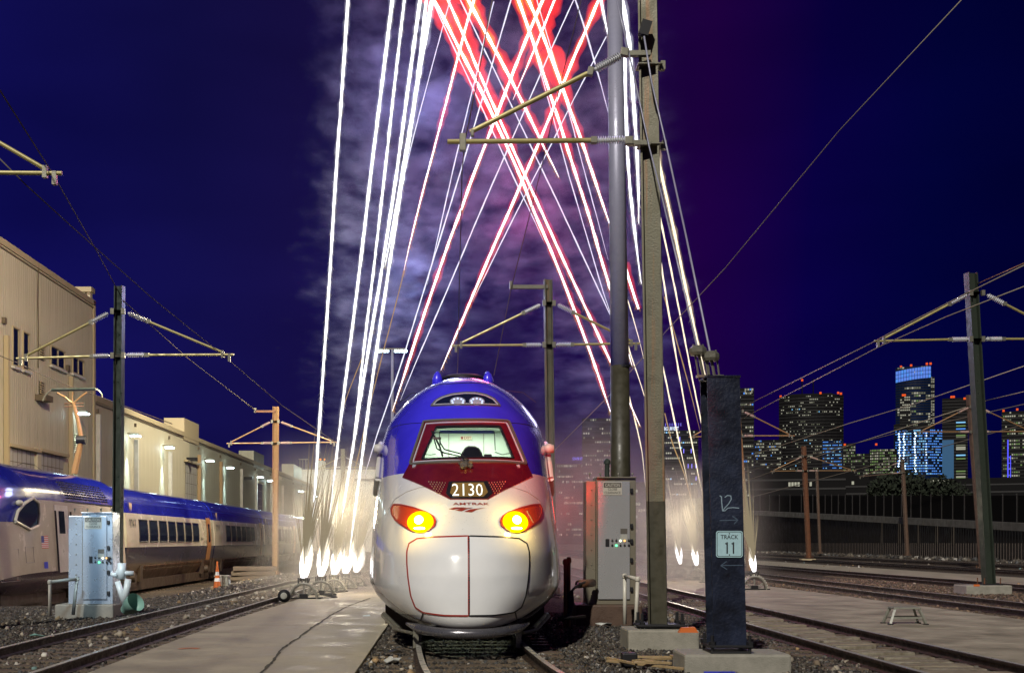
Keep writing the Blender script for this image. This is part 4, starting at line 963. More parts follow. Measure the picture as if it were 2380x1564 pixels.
# rooftop plant with ladder and amber lights
t = thing('rooftop_tank', 'small caged rooftop tank with amber lamps behind the smoke', 'tank', (X(742, 224), 226, Z(1095, 225) + .4))
MB().lathe((0, 0, 0), (0, 0, 1.6), [(0, 1.0), (.8, 1.0), (1, .8)], 14).build('tank', M['white'], t)
for k in range(7): a = k * .9; MB().tube((-3.2 + .7 * math.cos(a), .7 * math.sin(a), 0), (-3.2 + .7 * math.cos(a), .7 * math.sin(a), 1.9), .04, 5).build('cage_bar', M['galv'], t)
MB().b2((-4, -.8, 1.88), (-2.4, .8, 1.95)).build('cage_top', M['galv'], t)
for x in (-.7, .0, .8): MB().box((x, 0, 1.9), (.28, .28, .28)).build('amber_lamp', E['oled'], t)
# tall floodlight mast
Ym = 150; mast = thing('floodlight_mast', 'tall floodlight mast lit cool white behind the left trails', 'floodlight mast', (X(912, Ym), Ym, 0))
MB().tube((0, 0, 0), (0, 0, Z(812, Ym)), .28, 8, .16).build('pole', M['galvb'], mast)
MB().b2((-1.7, -.08, Z(812, Ym)), (1.7, .08, Z(812, Ym) + .14)).build('crossbar', M['galv'], mast)
for du in (-28, -15, 12, 27):
    MB().box((du * Ym / F, -.3, Z(817, Ym)), (.8, .5, .35)).build('floodlight', M['galv'], mast); MB().box((du * Ym / F, -.56, Z(817, Ym) - .03), (.72, .03, .26)).build('lens', E['lampc'], mast)

# ================================================================== overhead line poles
def wbeam(mb, x0, z0, x1, z1, w, d, y, tf=.02, yaw=0):
    """H section, flanges left and right, web facing the camera, leaning from (x0,z0) to (x1,z1)"""
    def pr(ax, ay, bx, by):
        vs = []
        for (x, z) in ((x0, z0), (x1, z1)):
            for (px, py) in ((ax, ay), (bx, ay), (bx, by), (ax, by)):
                rx = px * math.cos(yaw) - py * math.sin(yaw); ry = px * math.sin(yaw) + py * math.cos(yaw); vs.append((x + rx, y + ry, z))
        mb.add(vs, [(3, 2, 1, 0), (4, 5, 6, 7), (0, 1, 5, 4), (1, 2, 6, 5), (2, 3, 7, 6), (3, 0, 4, 7)])
    pr(-w / 2, -d / 2, -w / 2 + tf, d / 2); pr(w / 2 - tf, -d / 2, w / 2, d / 2); pr(-w / 2 + tf + .001, -tf / 2, w / 2 - tf - .001, tf / 2)
    return mb
def insulator(p0, p1, r, m, parent, n=9):
    prof = [(0, r * .45)]
    for k in range(n):
        a = .06 + .88 * k / n; s = .88 / n; prof += [(a, r * .45), (a + s * .3, r), (a + s * .45, r), (a + s * .6, r * .45)]
    prof += [(1, r * .45)]
    return MB().lathe(p0, p1, prof, 10).build('insulator', m, parent)
def bracket(t, base, px0, pz, ex, ez, topz, r=.035, mt='olive', mi='ins', flip=False):
    """cantilever: pole end px0 at heights pz (lower) and topz; tip at ex. coordinates local to t"""
    s = 1 if ex > px0 else -1; L_ = abs(ex - px0); y = base
    a0 = Vector((px0, y, pz)); tip = Vector((ex, y, ez)); i0 = a0 + (tip - a0) * .04; i1 = a0 + (tip - a0) * .22
    MB().tube(i1, tip, r, 10).build('bracket_tube', M[mt], t); insulator(i0, i1, r * 2.0, M[mi], t)
    MB().box(i1, (r * 3.4, r * 2.6, r * 2.8)).build('tube_clamp', M['galv'], t); MB().box(a0 + Vector((s * .03, 0, 0)), (.10, .10, .16)).build('pole_clamp', M['galv'], t)
    b0 = Vector((px0, y, topz)); e2 = a0 + (tip - a0) * .90 + Vector((0, 0, .07)); j0 = b0 + (e2 - b0) * .06; j1 = b0 + (e2 - b0) * .26
    MB().tube(j1, e2, r, 10).build('stay_tube', M[mt], t); insulator(j0, j1, r * 2.0, M[mi], t)
    MB().box(j1, (r * 3, r * 2.6, r * 3)).build('tube_clamp', M['galv'], t); MB().box(b0 + Vector((s * .03, 0, -.02)), (.10, .10, .16)).build('pole_clamp', M['galv'], t)
    MB().box(e2 - Vector((0, 0, .05)), (.07, .09, .20)).build('end_clamp', M['galv'], t); MB().box(tip - Vector((s * .12, 0, .08)), (.07, .09, .22)).build('end_clamp', M['galv'], t)
def pole(label, Y, ub, vb, ut, vt, wpx, mt, arms, topbar=None, z0=None, plinth=None, ins='ins', tube='olive', name='overhead_line_pole', group='overhead line poles'):
    """arms: (tip_u, tip_v, pole_v_low, pole_v_high)"""
    s = F / Y; xb, xt = X(ub, Y), X(ut, Y); z0 = Z(vb, Y) if z0 is None else z0; zt = Z(vt, Y)
    t = thing(name, label, 'pole', (xb, Y, z0), group)
    mb = wbeam(MB(), 0, 0, xt - xb, zt - z0, wpx / s, wpx / s * .9, 0, tf=wpx / s * .13, yaw=R(9) * (-1 if ub < 1040 else 1))
    mb.build('post', mt, t)
    def px(v): f = (Z(v, Y) - z0) / (zt - z0); return (xt - xb) * f
    for (tu, tv, vl, vh) in arms:
        sd = 1 if tu > ub else -1
        bracket(t, -wpx / s * .55, px(vl) + sd * wpx / s * .5, Z(vl, Y) - z0, X(tu, Y) - xb, Z(tv, Y) - z0, Z(vh, Y) - z0, r=.036, mt=tube, mi=ins)
        for v in (vl, vh): MB().box((px(v), -.0, Z(v, Y) - z0), (wpx / s * 1.25, wpx / s * 1.05, .05)).build('pole_band', M['galv'], t)
    if topbar:
        tu, tv = topbar; MB().b2((px(tv), -.06, Z(tv, Y) - z0 - .05), (X(tu, Y) - xb, .06, Z(tv, Y) - z0 + .05)).build('top_bracket', M['galv'] if tube == 'olive' else M['rust'], t)
        MB().box((X(tu, Y) - xb, 0, Z(tv, Y) - z0 + .05), (.10, .12, .22)).build('end_clamp', M['galv'], t)
    MB().b2((-wpx / s, -wpx / s, 0), (wpx / s, wpx / s, .04)).build('base_plate', M['dark'], t)
    for a in (-1, 1):
        for b in (-1, 1): MB().tube((a * wpx / s * .8, b * wpx / s * .8, 0), (a * wpx / s * .8, b * wpx / s * .8, .22), .018, 6).build('anchor_bolt', M['rust'], t)
    return t
def plinth(label, cx, cy, w, d, z0, z1, m='plinth', bev=.03):
    o = MB().box((0, 0, (z1 - z0) / 2), (w, d, z1 - z0)).build('concrete_plinth', M[m], None, (cx, cy, z0), bevel=bev); return tag(o, label, 'plinth')
pole('green steel pole at left with brackets on both sides, in front of the parked train', 34, 272.5, 1392, 278, 665, 20, M['green'], [(42, 835, 828, 724), (545, 826, 827, 724)], z0=-.1, tube='olive')
pole('brown pole beyond the traffic cone, with orange brackets on both sides', 59, 640, 1338, 641, 945, 12, M['copper'], [(528, 1031, 1030, 979), (783, 1028, 1030, 979)], topbar=(593, 956), tube='copper', ins='insr')
pole('grey pole right behind the white train with top bracket to the left', 35, 1284, 1384, 1273, 650, 18, M['mast'], [(1050, 805, 803, 705), (1486, 800, 803, 705)], topbar=(1188, 667), z0=0)
pole('large grey-green leaning pole at the right edge on a marked concrete block', 36.6, 2298.5, 1359, 2256, 635, 23, M['greend'], [(2027, 795, 790, 682), (2500, 790, 790, 682)])
pole('rust coloured pole half hidden behind the large right pole', 69, 2285, 1322, 2254, 918, 13, M['brownp'], [(2128, 1004, 1004, 945), (2400, 1003, 1004, 945)], tube='copper', ins='insr')
pole('slim rust pole in front of the dark viaduct wall, with brackets both sides', 93, 1880, 1298, 1867.5, 1037, 9, M['rust'], [(1790, 1095, 1094, 1060), (1988, 1094, 1094, 1060)], tube='copper', ins='insr')
pole('thin bare dark pole just right of the slim rust pole', 128, 1906, 1287, 1898, 1090, 5, M['brownp'], [])
pole('slim grey pole standing close to the viaduct wall, with one side bracket', 112, 2109, 1292, 2097, 1067, 7, M['brownp'], [(1995, 1108, 1098, 1072)], tube='brownp', ins='insr')
pole('orange-lit pole just right of the blue-black column, with brackets both sides', 61, 1741, 1328, 1713, 930, 9, M['copper'], [(1600, 1016, 1013, 955), (1845, 1013, 1013, 955)], tube='copper', ins='insr')
pole('distant grey pole seen through the left smoke', 130, 800, 1280, 797, 1043, 9, M['galv'], [(735, 1090, 1085, 1062), (850, 1086, 1085, 1062)])
pole('pole outside the left edge whose bracket tip reaches into view', 20, -260, 1470, -258, 120, 34, M['galv'], [(150, 409, 405, 196)])
plinth('low concrete plinth under the brown pole beyond the traffic cone', X(641, 58.7), 59, 1.25, .9, Z(1346, 59), Z(1338, 59))
t_ = plinth('pale concrete block with an orange paint mark under the large right pole', X(2287, 36.5), 36.6, 1.38, .95, -.05, Z(1358.5, 36.6))
MB().b2((-.48, -.482, .27), (-.30, -.476, .33)).build('orange_mark', M['orange'], t_)
plinth('small rubble block under the rust pole at right', X(2285, 69), 69, 1.5, .8, -.06, Z(1322, 69), 'trim')
plinth('small orange-lit concrete block under the slim rust pole by the viaduct', X(1877, 93), 93, 1.1, .7, -.06, .17, 'trim')

# foreground mast (H section), with the big bracket
Yg = 18.3; t = thing('catenary_mast', 'massive steel mast in the foreground rising past the top of the frame', 'mast', (X(1529, Yg), Yg, .30))
xt_ = X(1505, Yg) - X(1529, Yg)
def gx(v): return xt_ * ((1462 - v) / 1462)
w0 = .345; zt_ = Z(0, Yg) * 1.15 - .3; zf = Z(1165, Yg) - .3; ff = zf / zt_
wbeam(MB(), 0, 0, xt_ * 1.15 * ff, zf, w0 * .82, .24, 0, tf=.03, yaw=R(-12)).build('shade_toned_foot', M['tubed'], t)  # shade on the lower mast, put into a dark colour
wbeam(MB(), xt_ * 1.15 * ff, zf + .001, xt_ * 1.15, zt_, w0 * .82, .24, 0, tf=.03, yaw=R(-12)).build('post', M['mast'], t)
zl = Z(341, Yg) - .3; zh = Z(135, Yg) - .3
bx = lambda u: X(u, Yg) - X(1529, Yg)
L0_ = bx(1478)
MB().tube((bx(1372), -.28, zl), (bx(1040), -.28, Z(344, Yg) - .3), .038, 12).build('bracket_tube', M['olive'], t)
insulator((bx(1452), -.28, zl + .01), (bx(1378), -.28, zl), .062, M['ins'], t, 12)
MB().tube((bx(1360), -.28, Z(188, Yg) - .3), (bx(1092), -.28, Z(322, Yg) - .3), .038, 12).build('stay_tube', M['olive'], t)
insulator((bx(1438), -.28, Z(146, Yg) - .3), (bx(1376), -.28, Z(180, Yg) - .3), .066, M['ins'], t, 12)
for (u, v, a, b) in ((1367, 184, .09, .13), (1375, 341, .10, .10), (1097, 325, .05, .10), (1075, 346, .10, .26), (1455, 342, .12, .12), (1445, 140, .12, .12)): MB().box((bx(u), -.28, Z(v, Yg) - .3), (a, .10, b), ry=.2 if v < 200 else 0).build('clamp', M['galv'], t, bevel=.01)
for v, u0 in ((157, 1440), (341, 1452)):
    MB().box(((gx(v)), -.02, Z(v, Yg) - .3), (w0 + .03, .30, .018)).build('pole_band', M['galv'], t)
    MB().box((gx(v) + w0 / 2 + .03, -.05, Z(v, Yg) - .3), (.07, .10, .13)).build('pole_clamp', M['galv'], t)
MB().box((L0_ + .02, -.15, zl), (.34, .10, .07)).build('bracket_lug', M['galv'], t); MB().box((L0_ + .02, -.15, zh), (.34, .10, .07)).build('bracket_lug', M['galv'], t)
MB().box((gx(80) - .08, -.2, Z(80, Yg) - .3), (.15, .12, .22), ry=.3).build('wire_anchor', M['dark'], t)
MB().b2((-.34, -.26, 0), (.40, .26, .035)).build('base_plate', M['dark'], t, bevel=.006)
for a in (-.27, .33):
    for b in (-.2, .2): MB().tube((a, b, -.03), (a, b, .20), .024, 8).build('anchor_bolt', M['dark'], t); MB().lathe((a, b, .036), (a, b, .075), [(0, .045), (1, .045)], 6).build('nut', M['dark'], t)
plinth('weathered concrete plinth under the foreground mast', X(1541, 17.95), 18.3, 1.06, .85, -.06, .27)
# blue-black column with TRACK 11 sign
Yc = 14.95; Cz = Z(1495, Yc); cxm = X(1688, Yc); t = thing('steel_column', 'blue-black steel column carrying the TRACK 11 sign', 'column', (cxm, Yc, Cz))
ht = Z(882, Yc) - Cz; lean = X(1672.5, Yc) - cxm
def cprism(mb, x0, y0, x1, y1):
    vs = [(x, y, 0) for x, y in ((x0, y0), (x1, y0), (x1, y1), (x0, y1))] + [(x + lean, y, ht) for x, y in ((x0, y0), (x1, y0), (x1, y1), (x0, y1))]
    mb.add(vs, [(3, 2, 1, 0), (4, 5, 6, 7), (0, 1, 5, 4), (1, 2, 6, 5), (2, 3, 7, 6), (3, 0, 4, 7)]); return mb
cprism(MB(), -.20, -.21, .20, -.188).build('front_flange', M['column'], t)
cprism(MB(), -.20, .188, .20, .21).build('rear_flange', M['column'], t)
cprism(MB(), -.016, -.187, .016, .187).build('web', M['column'], t)
MB().b2((-.21 + lean, -.22, ht + .002), (.21 + lean, .22, ht + .024)).build('cap_plate', M['column'], t)
MB().b2((-.26, -.27, -.03), (.27, .27, 0)).build('base_plate', M['dark'], t, bevel=.006); MB().b2((-.24, -.25, -.10), (.25, .25, -.075)).build('base_plate', M['dark'], t, bevel=.006)
for a in (-.225, .235):
    for b in (-.23, .23): MB().tube((a, b, -.12), (a, b, .12), .02, 8).build('anchor_bolt', M['dark'], t); MB().lathe((a, b, .003), (a, b, .045), [(0, .045), (1, .045)], 6).build('nut', M['dark'], t)
def cl(u, v): z = Z(v, Yc) - Cz; return (X(u, Yc) - cxm, z)
def cline(pts, w, m, nm='chalk_mark'):
    mb = MB()
    for i in range(len(pts) - 1):
        a = Vector((pts[i][0], pts[i][1])); b = Vector((pts[i + 1][0], pts[i + 1][1])); d = (b - a).normalized() * w / 2; n_ = Vector((-d.y, d.x)); a = a - d * .8; b = b + d * .8
        q = [a + n_, a - n_, b - n_, b + n_]; mb.add([(p.x, -.2125 - .0004 * i, p.y) for p in q], [(0, 1, 2, 3)])
    mb.build(nm, m, t)
k_ = .3234; o_ = (1560 / 1.21, 1280 / 1.21)
def cpx(x, y): return cl((1560 + x / 2.555) / 1.21, (1280 + y / 2.555) / 1.21)
cline([cpx(1160, 295), cpx(1170, 302), cpx(1172, 345), cpx(1178, 398)], .013, M['chalk'])
cline([cpx(1195, 305), cpx(1212, 292), cpx(1236, 295), cpx(1240, 318), cpx(1222, 350), cpx(1190, 385), cpx(1180, 402), cpx(1195, 400), cpx(1215, 382), cpx(1250, 378), cpx(1292, 382)], .011, M['chalk'])
cline([cpx(1160, 470), cpx(1285, 466)], .012, M['chalkf']); cline([cpx(1250, 440), cpx(1286, 466), cpx(1262, 492)], .012, M['chalkf'])
cline([cpx(1165, 788), cpx(1320, 786)], .010, M['chalkf']); cline([cpx(1205, 760), cpx(1165, 788), cpx(1208, 815)], .010, M['chalkf'])
# the sign
def rrect(w, h, r, n=5):
    out = []
    for cx, cy, a0 in ((w / 2 - r, h / 2 - r, 0), (-w / 2 + r, h / 2 - r, 90), (-w / 2 + r, -h / 2 + r, 180), (w / 2 - r, -h / 2 + r, 270)):
        for k in range(n + 1): a = R(a0 + 90 * k / n); out.append((cx + r * math.cos(a), cy + r * math.sin(a)))
    return out
sc = cpx(1225, 637); sw, sh = 189 / 2.555 / 1.21 / 187.3, 188 / 2.555 / 1.21 / 187.3
sg_ = thing('track_sign', 'pale blue square sign reading TRACK 11', 'sign', (cxm + sc[0], Yc - .222, Cz + sc[1]))
MB().prism(rrect(sw, sh, .03), 1, -.003, .003).build('plate', M['signw'], sg_)
o1, i1_ = rrect(sw * .94, sh * .94, .028), rrect(sw * .90, sh * .90, .024); nn_ = len(o1)
mb = MB(); mb.v = [(x, -.0045, z) for x, z in o1 + i1_]; mb.f = [(i, (i + 1) % nn_, (i + 1) % nn_ + nn_, i + nn_) for i in range(nn_)]; mb.build('border', M['signk'], sg_)
lettering('TRACK', sw * .66, .052, (0, -.005, sh * .27), M['signk'], sg_)
for dx in (-.035, .042):
    MB().box((dx + .007, -.0047, -sh * .14), (.017, .002, .14)).box((dx - .008, -.0047, -sh * .14 + .052), (.018, .002, .015), ry=.5).build('digit', M['signk'], sg_)
for z in (sh * .40, -sh * .40): MB().lathe((0, -.010, z), (0, -.003, z), [(0, .006), (1, .008)], 8).build('bolt', M['signk'], sg_)
plinth('long concrete plinth under the blue-black column', X(1716, 14.6), 15.0, 1.30, .80, -.06, Cz - .102, 'plinth')
# turnbuckles and guy wires on top of the column
def wire(label, pts, r=.02, m='wire', cat='wire', nm='overhead_wire', group='overhead wires'):
    p = [P(*q) for q in pts]; o = p[0].copy(); mb = MB().path([q - o for q in p], [max(r, .00036 * q.y) for q in p], 6); w_ = mb.build(nm, M[m], None, o, smooth=True); return tag(w_, label, cat, group)
for k, (u, v, u2, v2) in enumerate(((1622, 815, 1637, 884), (1652, 828, 1662, 884))):
    b = P(u2, v2, Yc); a = P(u, v, Yc); t2 = thing('turnbuckle', ['left one of the two turnbuckles anchoring guy wires on the column top', 'right one of the two turnbuckles anchoring guy wires on the column top'][k], 'turnbuckle', b, 'turnbuckles on the column top')
    a = a - b; b = Vector((0, 0, 0))
    for dx in (-.06, .06): MB().tube(b + Vector((dx, 0, 0)), a + Vector((dx, 0, .08)), .012, 6).build('threaded_rod', M['galv'], t2)
    MB().lathe(a + Vector((0, 0, -.06)), a + Vector((0, 0, .06)), [(0, .09), (.3, .11), (.7, .11), (1, .07)], 10).build('socket', M['galv'], t2); MB().box((0, 0, .05), (.20, .08, .03)).build('cross_plate', M['galv'], t2)
    MB().tube(b, a, .02, 6).build('centre_rod', M['galv'], t2)
G = 'guy wires of the foreground mast'
wire('left guy wire running down beside the foreground mast to the column', [(1433, 0, 18), (1450, 72, 18), (1475, 183, 18), (1509, 342, 18), (1533, 434, 17), (1622, 812, 14.95)], .012, 'galvb', 'guy wire', 'guy_wire', G)
wire('right guy wire running from the mast top to the column', [(1497, 85, 18), (1514, 189, 18), (1547, 331, 18), (1594.6, 549, 16.8), (1652, 826, 14.95)], .014, 'galvb', 'guy wire', 'guy_wire', G)
# tubular steel post behind the cabinet
Yt = 25.2; t = thing('tubular_mast', 'round bluish steel mast behind the right cabinet, dark at its lower part', 'mast', (X(1445, Yt), Yt, 0))
MB().tube((X(1428, Yt) - X(1445, Yt), 0, Z(-40, Yt)), (X(1440.5, Yt) - X(1445, Yt), 0, Z(850, Yt)), .155, 20, .195).build('upper_tube', M['galvb'], t, smooth=True)
MB().tube((X(1440.5, Yt) - X(1445, Yt), 0, Z(850.5, Yt)), (0, 0, 0), .200, 20, .215).build('shade_toned_foot', M['tubed'], t, smooth=True)  # lower tube darkened in colour to stand for shade
MB().lathe((0, 0, Z(855, Yt)), (-.003, 0, Z(850, Yt)), [(0, .205), (1, .205)], 20).build('collar', M['dark'], t)
# small capped post by the tube
t = tag(MB().tube((0, 0, 0), (0, 0, Z(1070, 24.6)), .05, 10).lathe((0, 0, Z(1078, 24.6)), (0, 0, Z(1066, 24.6)), [(0, .07), (.6, .07), (1, .03)], 10).build('capped_post', M['green'], None, (X(1411, 24.6), 24.6, 0)), 'slim dark capped post beside the tubular mast', 'post')

# ================================================================== cabinets
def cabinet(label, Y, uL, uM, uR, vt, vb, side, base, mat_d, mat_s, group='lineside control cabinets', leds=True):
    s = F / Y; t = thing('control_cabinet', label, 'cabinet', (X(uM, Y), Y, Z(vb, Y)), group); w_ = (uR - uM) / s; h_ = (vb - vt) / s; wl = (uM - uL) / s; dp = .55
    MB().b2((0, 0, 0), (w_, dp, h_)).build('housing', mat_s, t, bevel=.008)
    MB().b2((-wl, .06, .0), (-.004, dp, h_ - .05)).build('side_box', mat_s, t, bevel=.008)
    for k in range(8): MB().lathe((-wl * .45, .045, .18 + k * (h_ - .4) / 7), (-wl * .45, .058, .18 + k * (h_ - .4) / 7), [(0, .01), (1, .016)], 8).build('rivet', M['galv'], t)
    d = MB().b2((.03, -.035, .10), (w_ - .12, -.004, h_ - .06)).build('door', mat_d, t, bevel=.006)
    MB().b2((0, -.05, h_ + .001), (w_, dp, h_ + .025)).build('roof_lip', mat_s, t, bevel=.004)
    mb = MB()
    for k in range(60): mb.box((.018, -.012, .15 + k * (h_ - .3) / 60), (.012, .012, (h_ - .3) / 60 * .6))
    mb.build('hinge', M['galv'], t)
    for z in (h_ * .90, h_ * .62, h_ * .50, h_ * .35, h_ * .12): l = MB().box((w_ - .085, -.025, z), (.05, .05, .09)).build('latch', M['dark'], t, bevel=.008)
    for x in (-wl * .6, .09, w_ * .58, w_ - .05): MB().lathe((x, .1, h_ + .026), (x, .1, h_ + .11), [(0, .010), (.5, .010), (.6, .024), (1, .018)], 8).build('lifting_eye', M['galv'], t)
    ds = w_ - .15
    c_ = thing('caution_plate', 'small CAUTION CLOSE CLEARANCE plate on the ' + side + ' cabinet', 'sign', (0, 0, 0), 'caution plates on the cabinets')
    c_.location = (X(uM, Y) + ds * .50, Y - .040, Z(vb, Y) + h_ - .20); pw, ph = .36, .25
    MB().b2((-pw / 2, -.004, -ph / 2), (pw / 2, .0, ph / 2)).build('plate', M['plate'], c_); MB().b2((-pw / 2 + .012, -.0055, ph / 2 - .105), (pw / 2 - .012, -.0045, ph / 2 - .012)).build('header', M['plated'], c_)
    lettering('CAUTION', pw * .78, .062, (0, -.0065, ph / 2 - .058), M['plate'], c_); lettering('CLOSE', pw * .48, .048, (0, -.005, -.012), M['ink'], c_); lettering('CLEARANCE', pw * .86, .048, (0, -.005, -.078), M['ink'], c_)
    MB().b2((w_ - .30, -.040, h_ * .56), (w_ - .17, -.036, h_ * .58 + .05)).build('label', M['plated'], d); MB().b2((w_ - .30, -.040, h_ * .50), (w_ - .17, -.036, h_ * .555)).build('label', M['boxg'], d)
    zr = h_ * .49; MB().b2((.17, -.050, zr - .07), (.24, -.036, zr + .07)).build('handle', M['dark'], d)
    for r_ in range(2):
        for k in range(5):
            x = .30 + k * .078; z = zr + .035 - r_ * .09; q = {(0, 2): 'ledw', (0, 3): 'leda', (1, 1): 'ledg'}.get((r_, k))
            MB().lathe((x, -.055, z), (x, -.036, z), [(0, .016), (.5, .021), (1, .021)], 10).build('indicator', E[q] if q else M['dark'], d)
            MB().box((x, -.038, z + .034), (.03, .003, .008)).build('indicator_label', M['plated'], d)
    b0, b1, b2_, bm_ = base; plinth('concrete base under the ' + side + ' control cabinet', (X(b0, Y) + X(b1, Y)) / 2, Y + .35, X(b1, Y) - X(b0, Y), 1.0, b2_, Z(vb, Y) - .002, bm_)
    return t
cabinet('left aluminium control cabinet glowing cold blue-white, beside the green pole', 25.4, 157, 190, 262, 1193, 1403, 'left', (132, 268, -.06, 'conc_d'), M['alum'], M['alum'])
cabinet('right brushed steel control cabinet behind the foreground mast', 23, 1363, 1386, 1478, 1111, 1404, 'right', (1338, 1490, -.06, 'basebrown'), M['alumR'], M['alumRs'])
ql = light('cabinet_fill_light', 'SPOT', (-7.4, 21.2, 3.4), 800, (.62, .85, 1.0), spot_size=R(34), spot_blend=.8, shadow_soft_size=.15); aim(ql, (-7.5, 25.4, 1.2))  # added cool fill on the left cabinet, no visible lamp
def rail_(label, pts, r, m, nm='handrail_frame'):
    p = [P(*q) for q in pts]; o = p[0].copy(); w_ = MB().path([q - o for q in p], r, 8).build(nm, M[m], None, o, smooth=True); return tag(w_, label, 'handrail', 'handrails by the cabinets')
def rail3(label, Ya, q1, q2, q3, q4, Yb, m):
    t = thing('guard_rail', label, 'guard rail', P(q1[0], q1[1], Ya), 'guard rails by the cabinets'); o = P(q1[0], q1[1], Ya)
    a, b, c, d = [P(q1[0], q1[1], Ya) - o, P(q2[0], q2[1], Ya) - o, P(q3[0], q3[1], Yb) - o, P(q4[0], q4[1], Yb) - o]
    MB().tube(a, b, .035, 10).build('post', M[m], t, smooth=True); MB().tube(c, d, .035, 10).build('post', M[m], t, smooth=True); MB().tube(b, c, .035, 10).build('top_rail', M[m], t, smooth=True)
    for q in (b, c): MB().lathe(q - Vector((0, 0, .045)), q + Vector((0, 0, .045)), [(0, .04), (.2, .048), (.8, .048), (1, .03)], 10).build('elbow', M[m], t, smooth=True)
rail3('pale pipe guard rail in front of the right cabinet', 22.0, (1452, 1450), (1452, 1338), (1482, 1345), (1477, 1462), 21.2, 'pipe')
rail3('pale pipe guard rail in front of the left cabinet', 24.2, (116, 1430), (116, 1352), (179, 1345), (170, 1428), 24.9, 'pipe')
# white pvc pipes and conduit stubs beside the left cabinet
t = thing('conduit_stub', 'cluster of white conduit pipes beside the left cabinet', 'pipes', P(285, 1400, 25)); o = P(285, 1400, 25)
for a, b, r_ in (((283, 1345, 25), (283, 1308, 25), .09), ((270, 1330, 25), (310, 1332, 25), .05), ((290, 1400, 25), (298, 1345, 25), .07), ((273, 1350, 25), (290, 1405, 25), .06), ((276, 1345, 25.1), (276, 1322, 25.1), .05), ((272, 1338, 25), (258, 1332, 25), .045)):
    MB().tube(P(*a) - o, P(*b) - o, r_, 12).build('pipe', M['pvc'], t, smooth=True)
tag(MB().lathe(P(290, 1418, 24.6) - P(300, 1415, 24.6), P(316, 1398, 24.4) - P(300, 1415, 24.6), [(0, .10), (.5, .16), (.52, .18), (1, .20)], 16, cap=False).build('plastic_bucket', M['tarp'], None, P(300, 1415, 24.6), smooth=True), 'tipped pale plastic bucket beside the left cabinet base', 'bucket')
# cable bundle right of the nose
cb = thing('cable_bundle', 'black cables looping out beside the right cabinet base', 'cables', P(1340, 1355, 22)); o = P(1340, 1355, 22)
for k in range(7):
    d = k * 1.6; MB().path([P(1362, 1352 + d * .4, 22.4) - o, P(1345 - d, 1356 + d, 22) - o, P(1330 - d, 1372 + d, 21.6) - o, P(1332 - d * .8, 1405, 21.5) - o, P(1325 - d * .6, 1428 + d * .3, 21.4) - o, P(1300 - d * .3, 1438 + d * .2, 21.2) - o, P(1360, 1430 + d * .3, 22.2) - o][: 7 if k % 2 else 6], .022, 6).build('cable', M['rubber'], cb, smooth=True)
MB().tube(P(1345, 1357, 22.2) - o, P(1378, 1354, 22.8) - o, .075, 12).build('conduit', M['rust'], cb, smooth=True)
for k, u in enumerate((1314, 1322)):
    pst = tag(MB().tube((0, 0, 0), (0, 0, Z(1302 - k * 4, 22.5) + .06), .035, 8).lathe((0, 0, Z(1304 - k * 4, 22.5)), (0, 0, Z(1298 - k * 4, 22.5) + .06), [(0, .05), (.6, .05), (1, .03)], 8).build('stake', M['rust'], None, (X(u, 22.5), 22.5, -.06)), ['left of two rusty stakes beside the train flank', 'right of two rusty stakes beside the train flank'][k], 'stake', 'rusty stakes')
# traffic cone and grey box
Yk = 42; zc = Z(1378, Yk); t = thing('traffic_cone', 'orange traffic cone with white bands left of the walkway', 'traffic cone', (X(505, Yk), Yk, zc)); hk = 74 / (F / Yk)
prof = lambda a, b: [(0, .155 - .115 * a), (1, .155 - .115 * b)]
for a, b, m in ((0, .42, 'orange'), (.42, .55, 'reflw'), (.55, .66, 'orange'), (.66, .80, 'reflw'), (.80, 1.0, 'orange')): MB().lathe((0, 0, hk * .8 * a + .04), (0, 0, hk * .8 * b + .04), prof(a, b), 16).build('cone_band', M[m], t, smooth=False)
MB().tube((0, 0, hk * .8), (0, 0, hk), .03, 8).build('tip', M['orange'], t); MB().box((0, 0, .02), (.40, .40, .04)).build('base', M['orange'], t, bevel=.01)
t = thing('utility_box', 'grey electrical box standing beside the traffic cone', 'utility box', (X(517, Yk + .6), Yk + .6, zc)); MB().box((0, 0, .28), (.46, .4, .56)).build('body', M['boxg'], t, bevel=.02); MB().box((0, 0, .585), (.52, .46, .05)).build('lid', M['boxg'], t, bevel=.01); MB().lathe((.27, -.1, .30), (.27, -.1, .46), [(0, .04), (1, .04)], 8).build('lever', M['pvc'], t)
# step stool on the right walkway
Ys = 23.0; t = thing('step_stool', 'small grey metal step stool on the right walkway', 'step stool', (X(2102, Ys), Ys, .0))
hs = 38 / (F / Ys); tw = .25
MB().box((0, 0, hs), (.52, .34, .035)).build('tread', M['stool'], t, bevel=.008)
for a in (-1, 1):
    for b in (-1, 1):
        p1 = Vector((a * .23, b * .14, hs - .02)); p0 = Vector((a * .335, b * .19, .02)); MB().lathe(p0, p1, [(0, .030), (1, .030)], 4).build('leg', M['stool'], t); MB().box((p0.x, p0.y, .012), (.09, .07, .024)).build('foot', M['rubber'], t)
for b in (-1, 1): MB().box((0, b * .168, hs * .42), (.56, .02, .035)).build('side_rung', M['stool'], t)
for a in (-1, 1): MB().box((a * .285, 0, hs * .42), (.02, .30, .035)).build('end_rung', M['stool'], t)

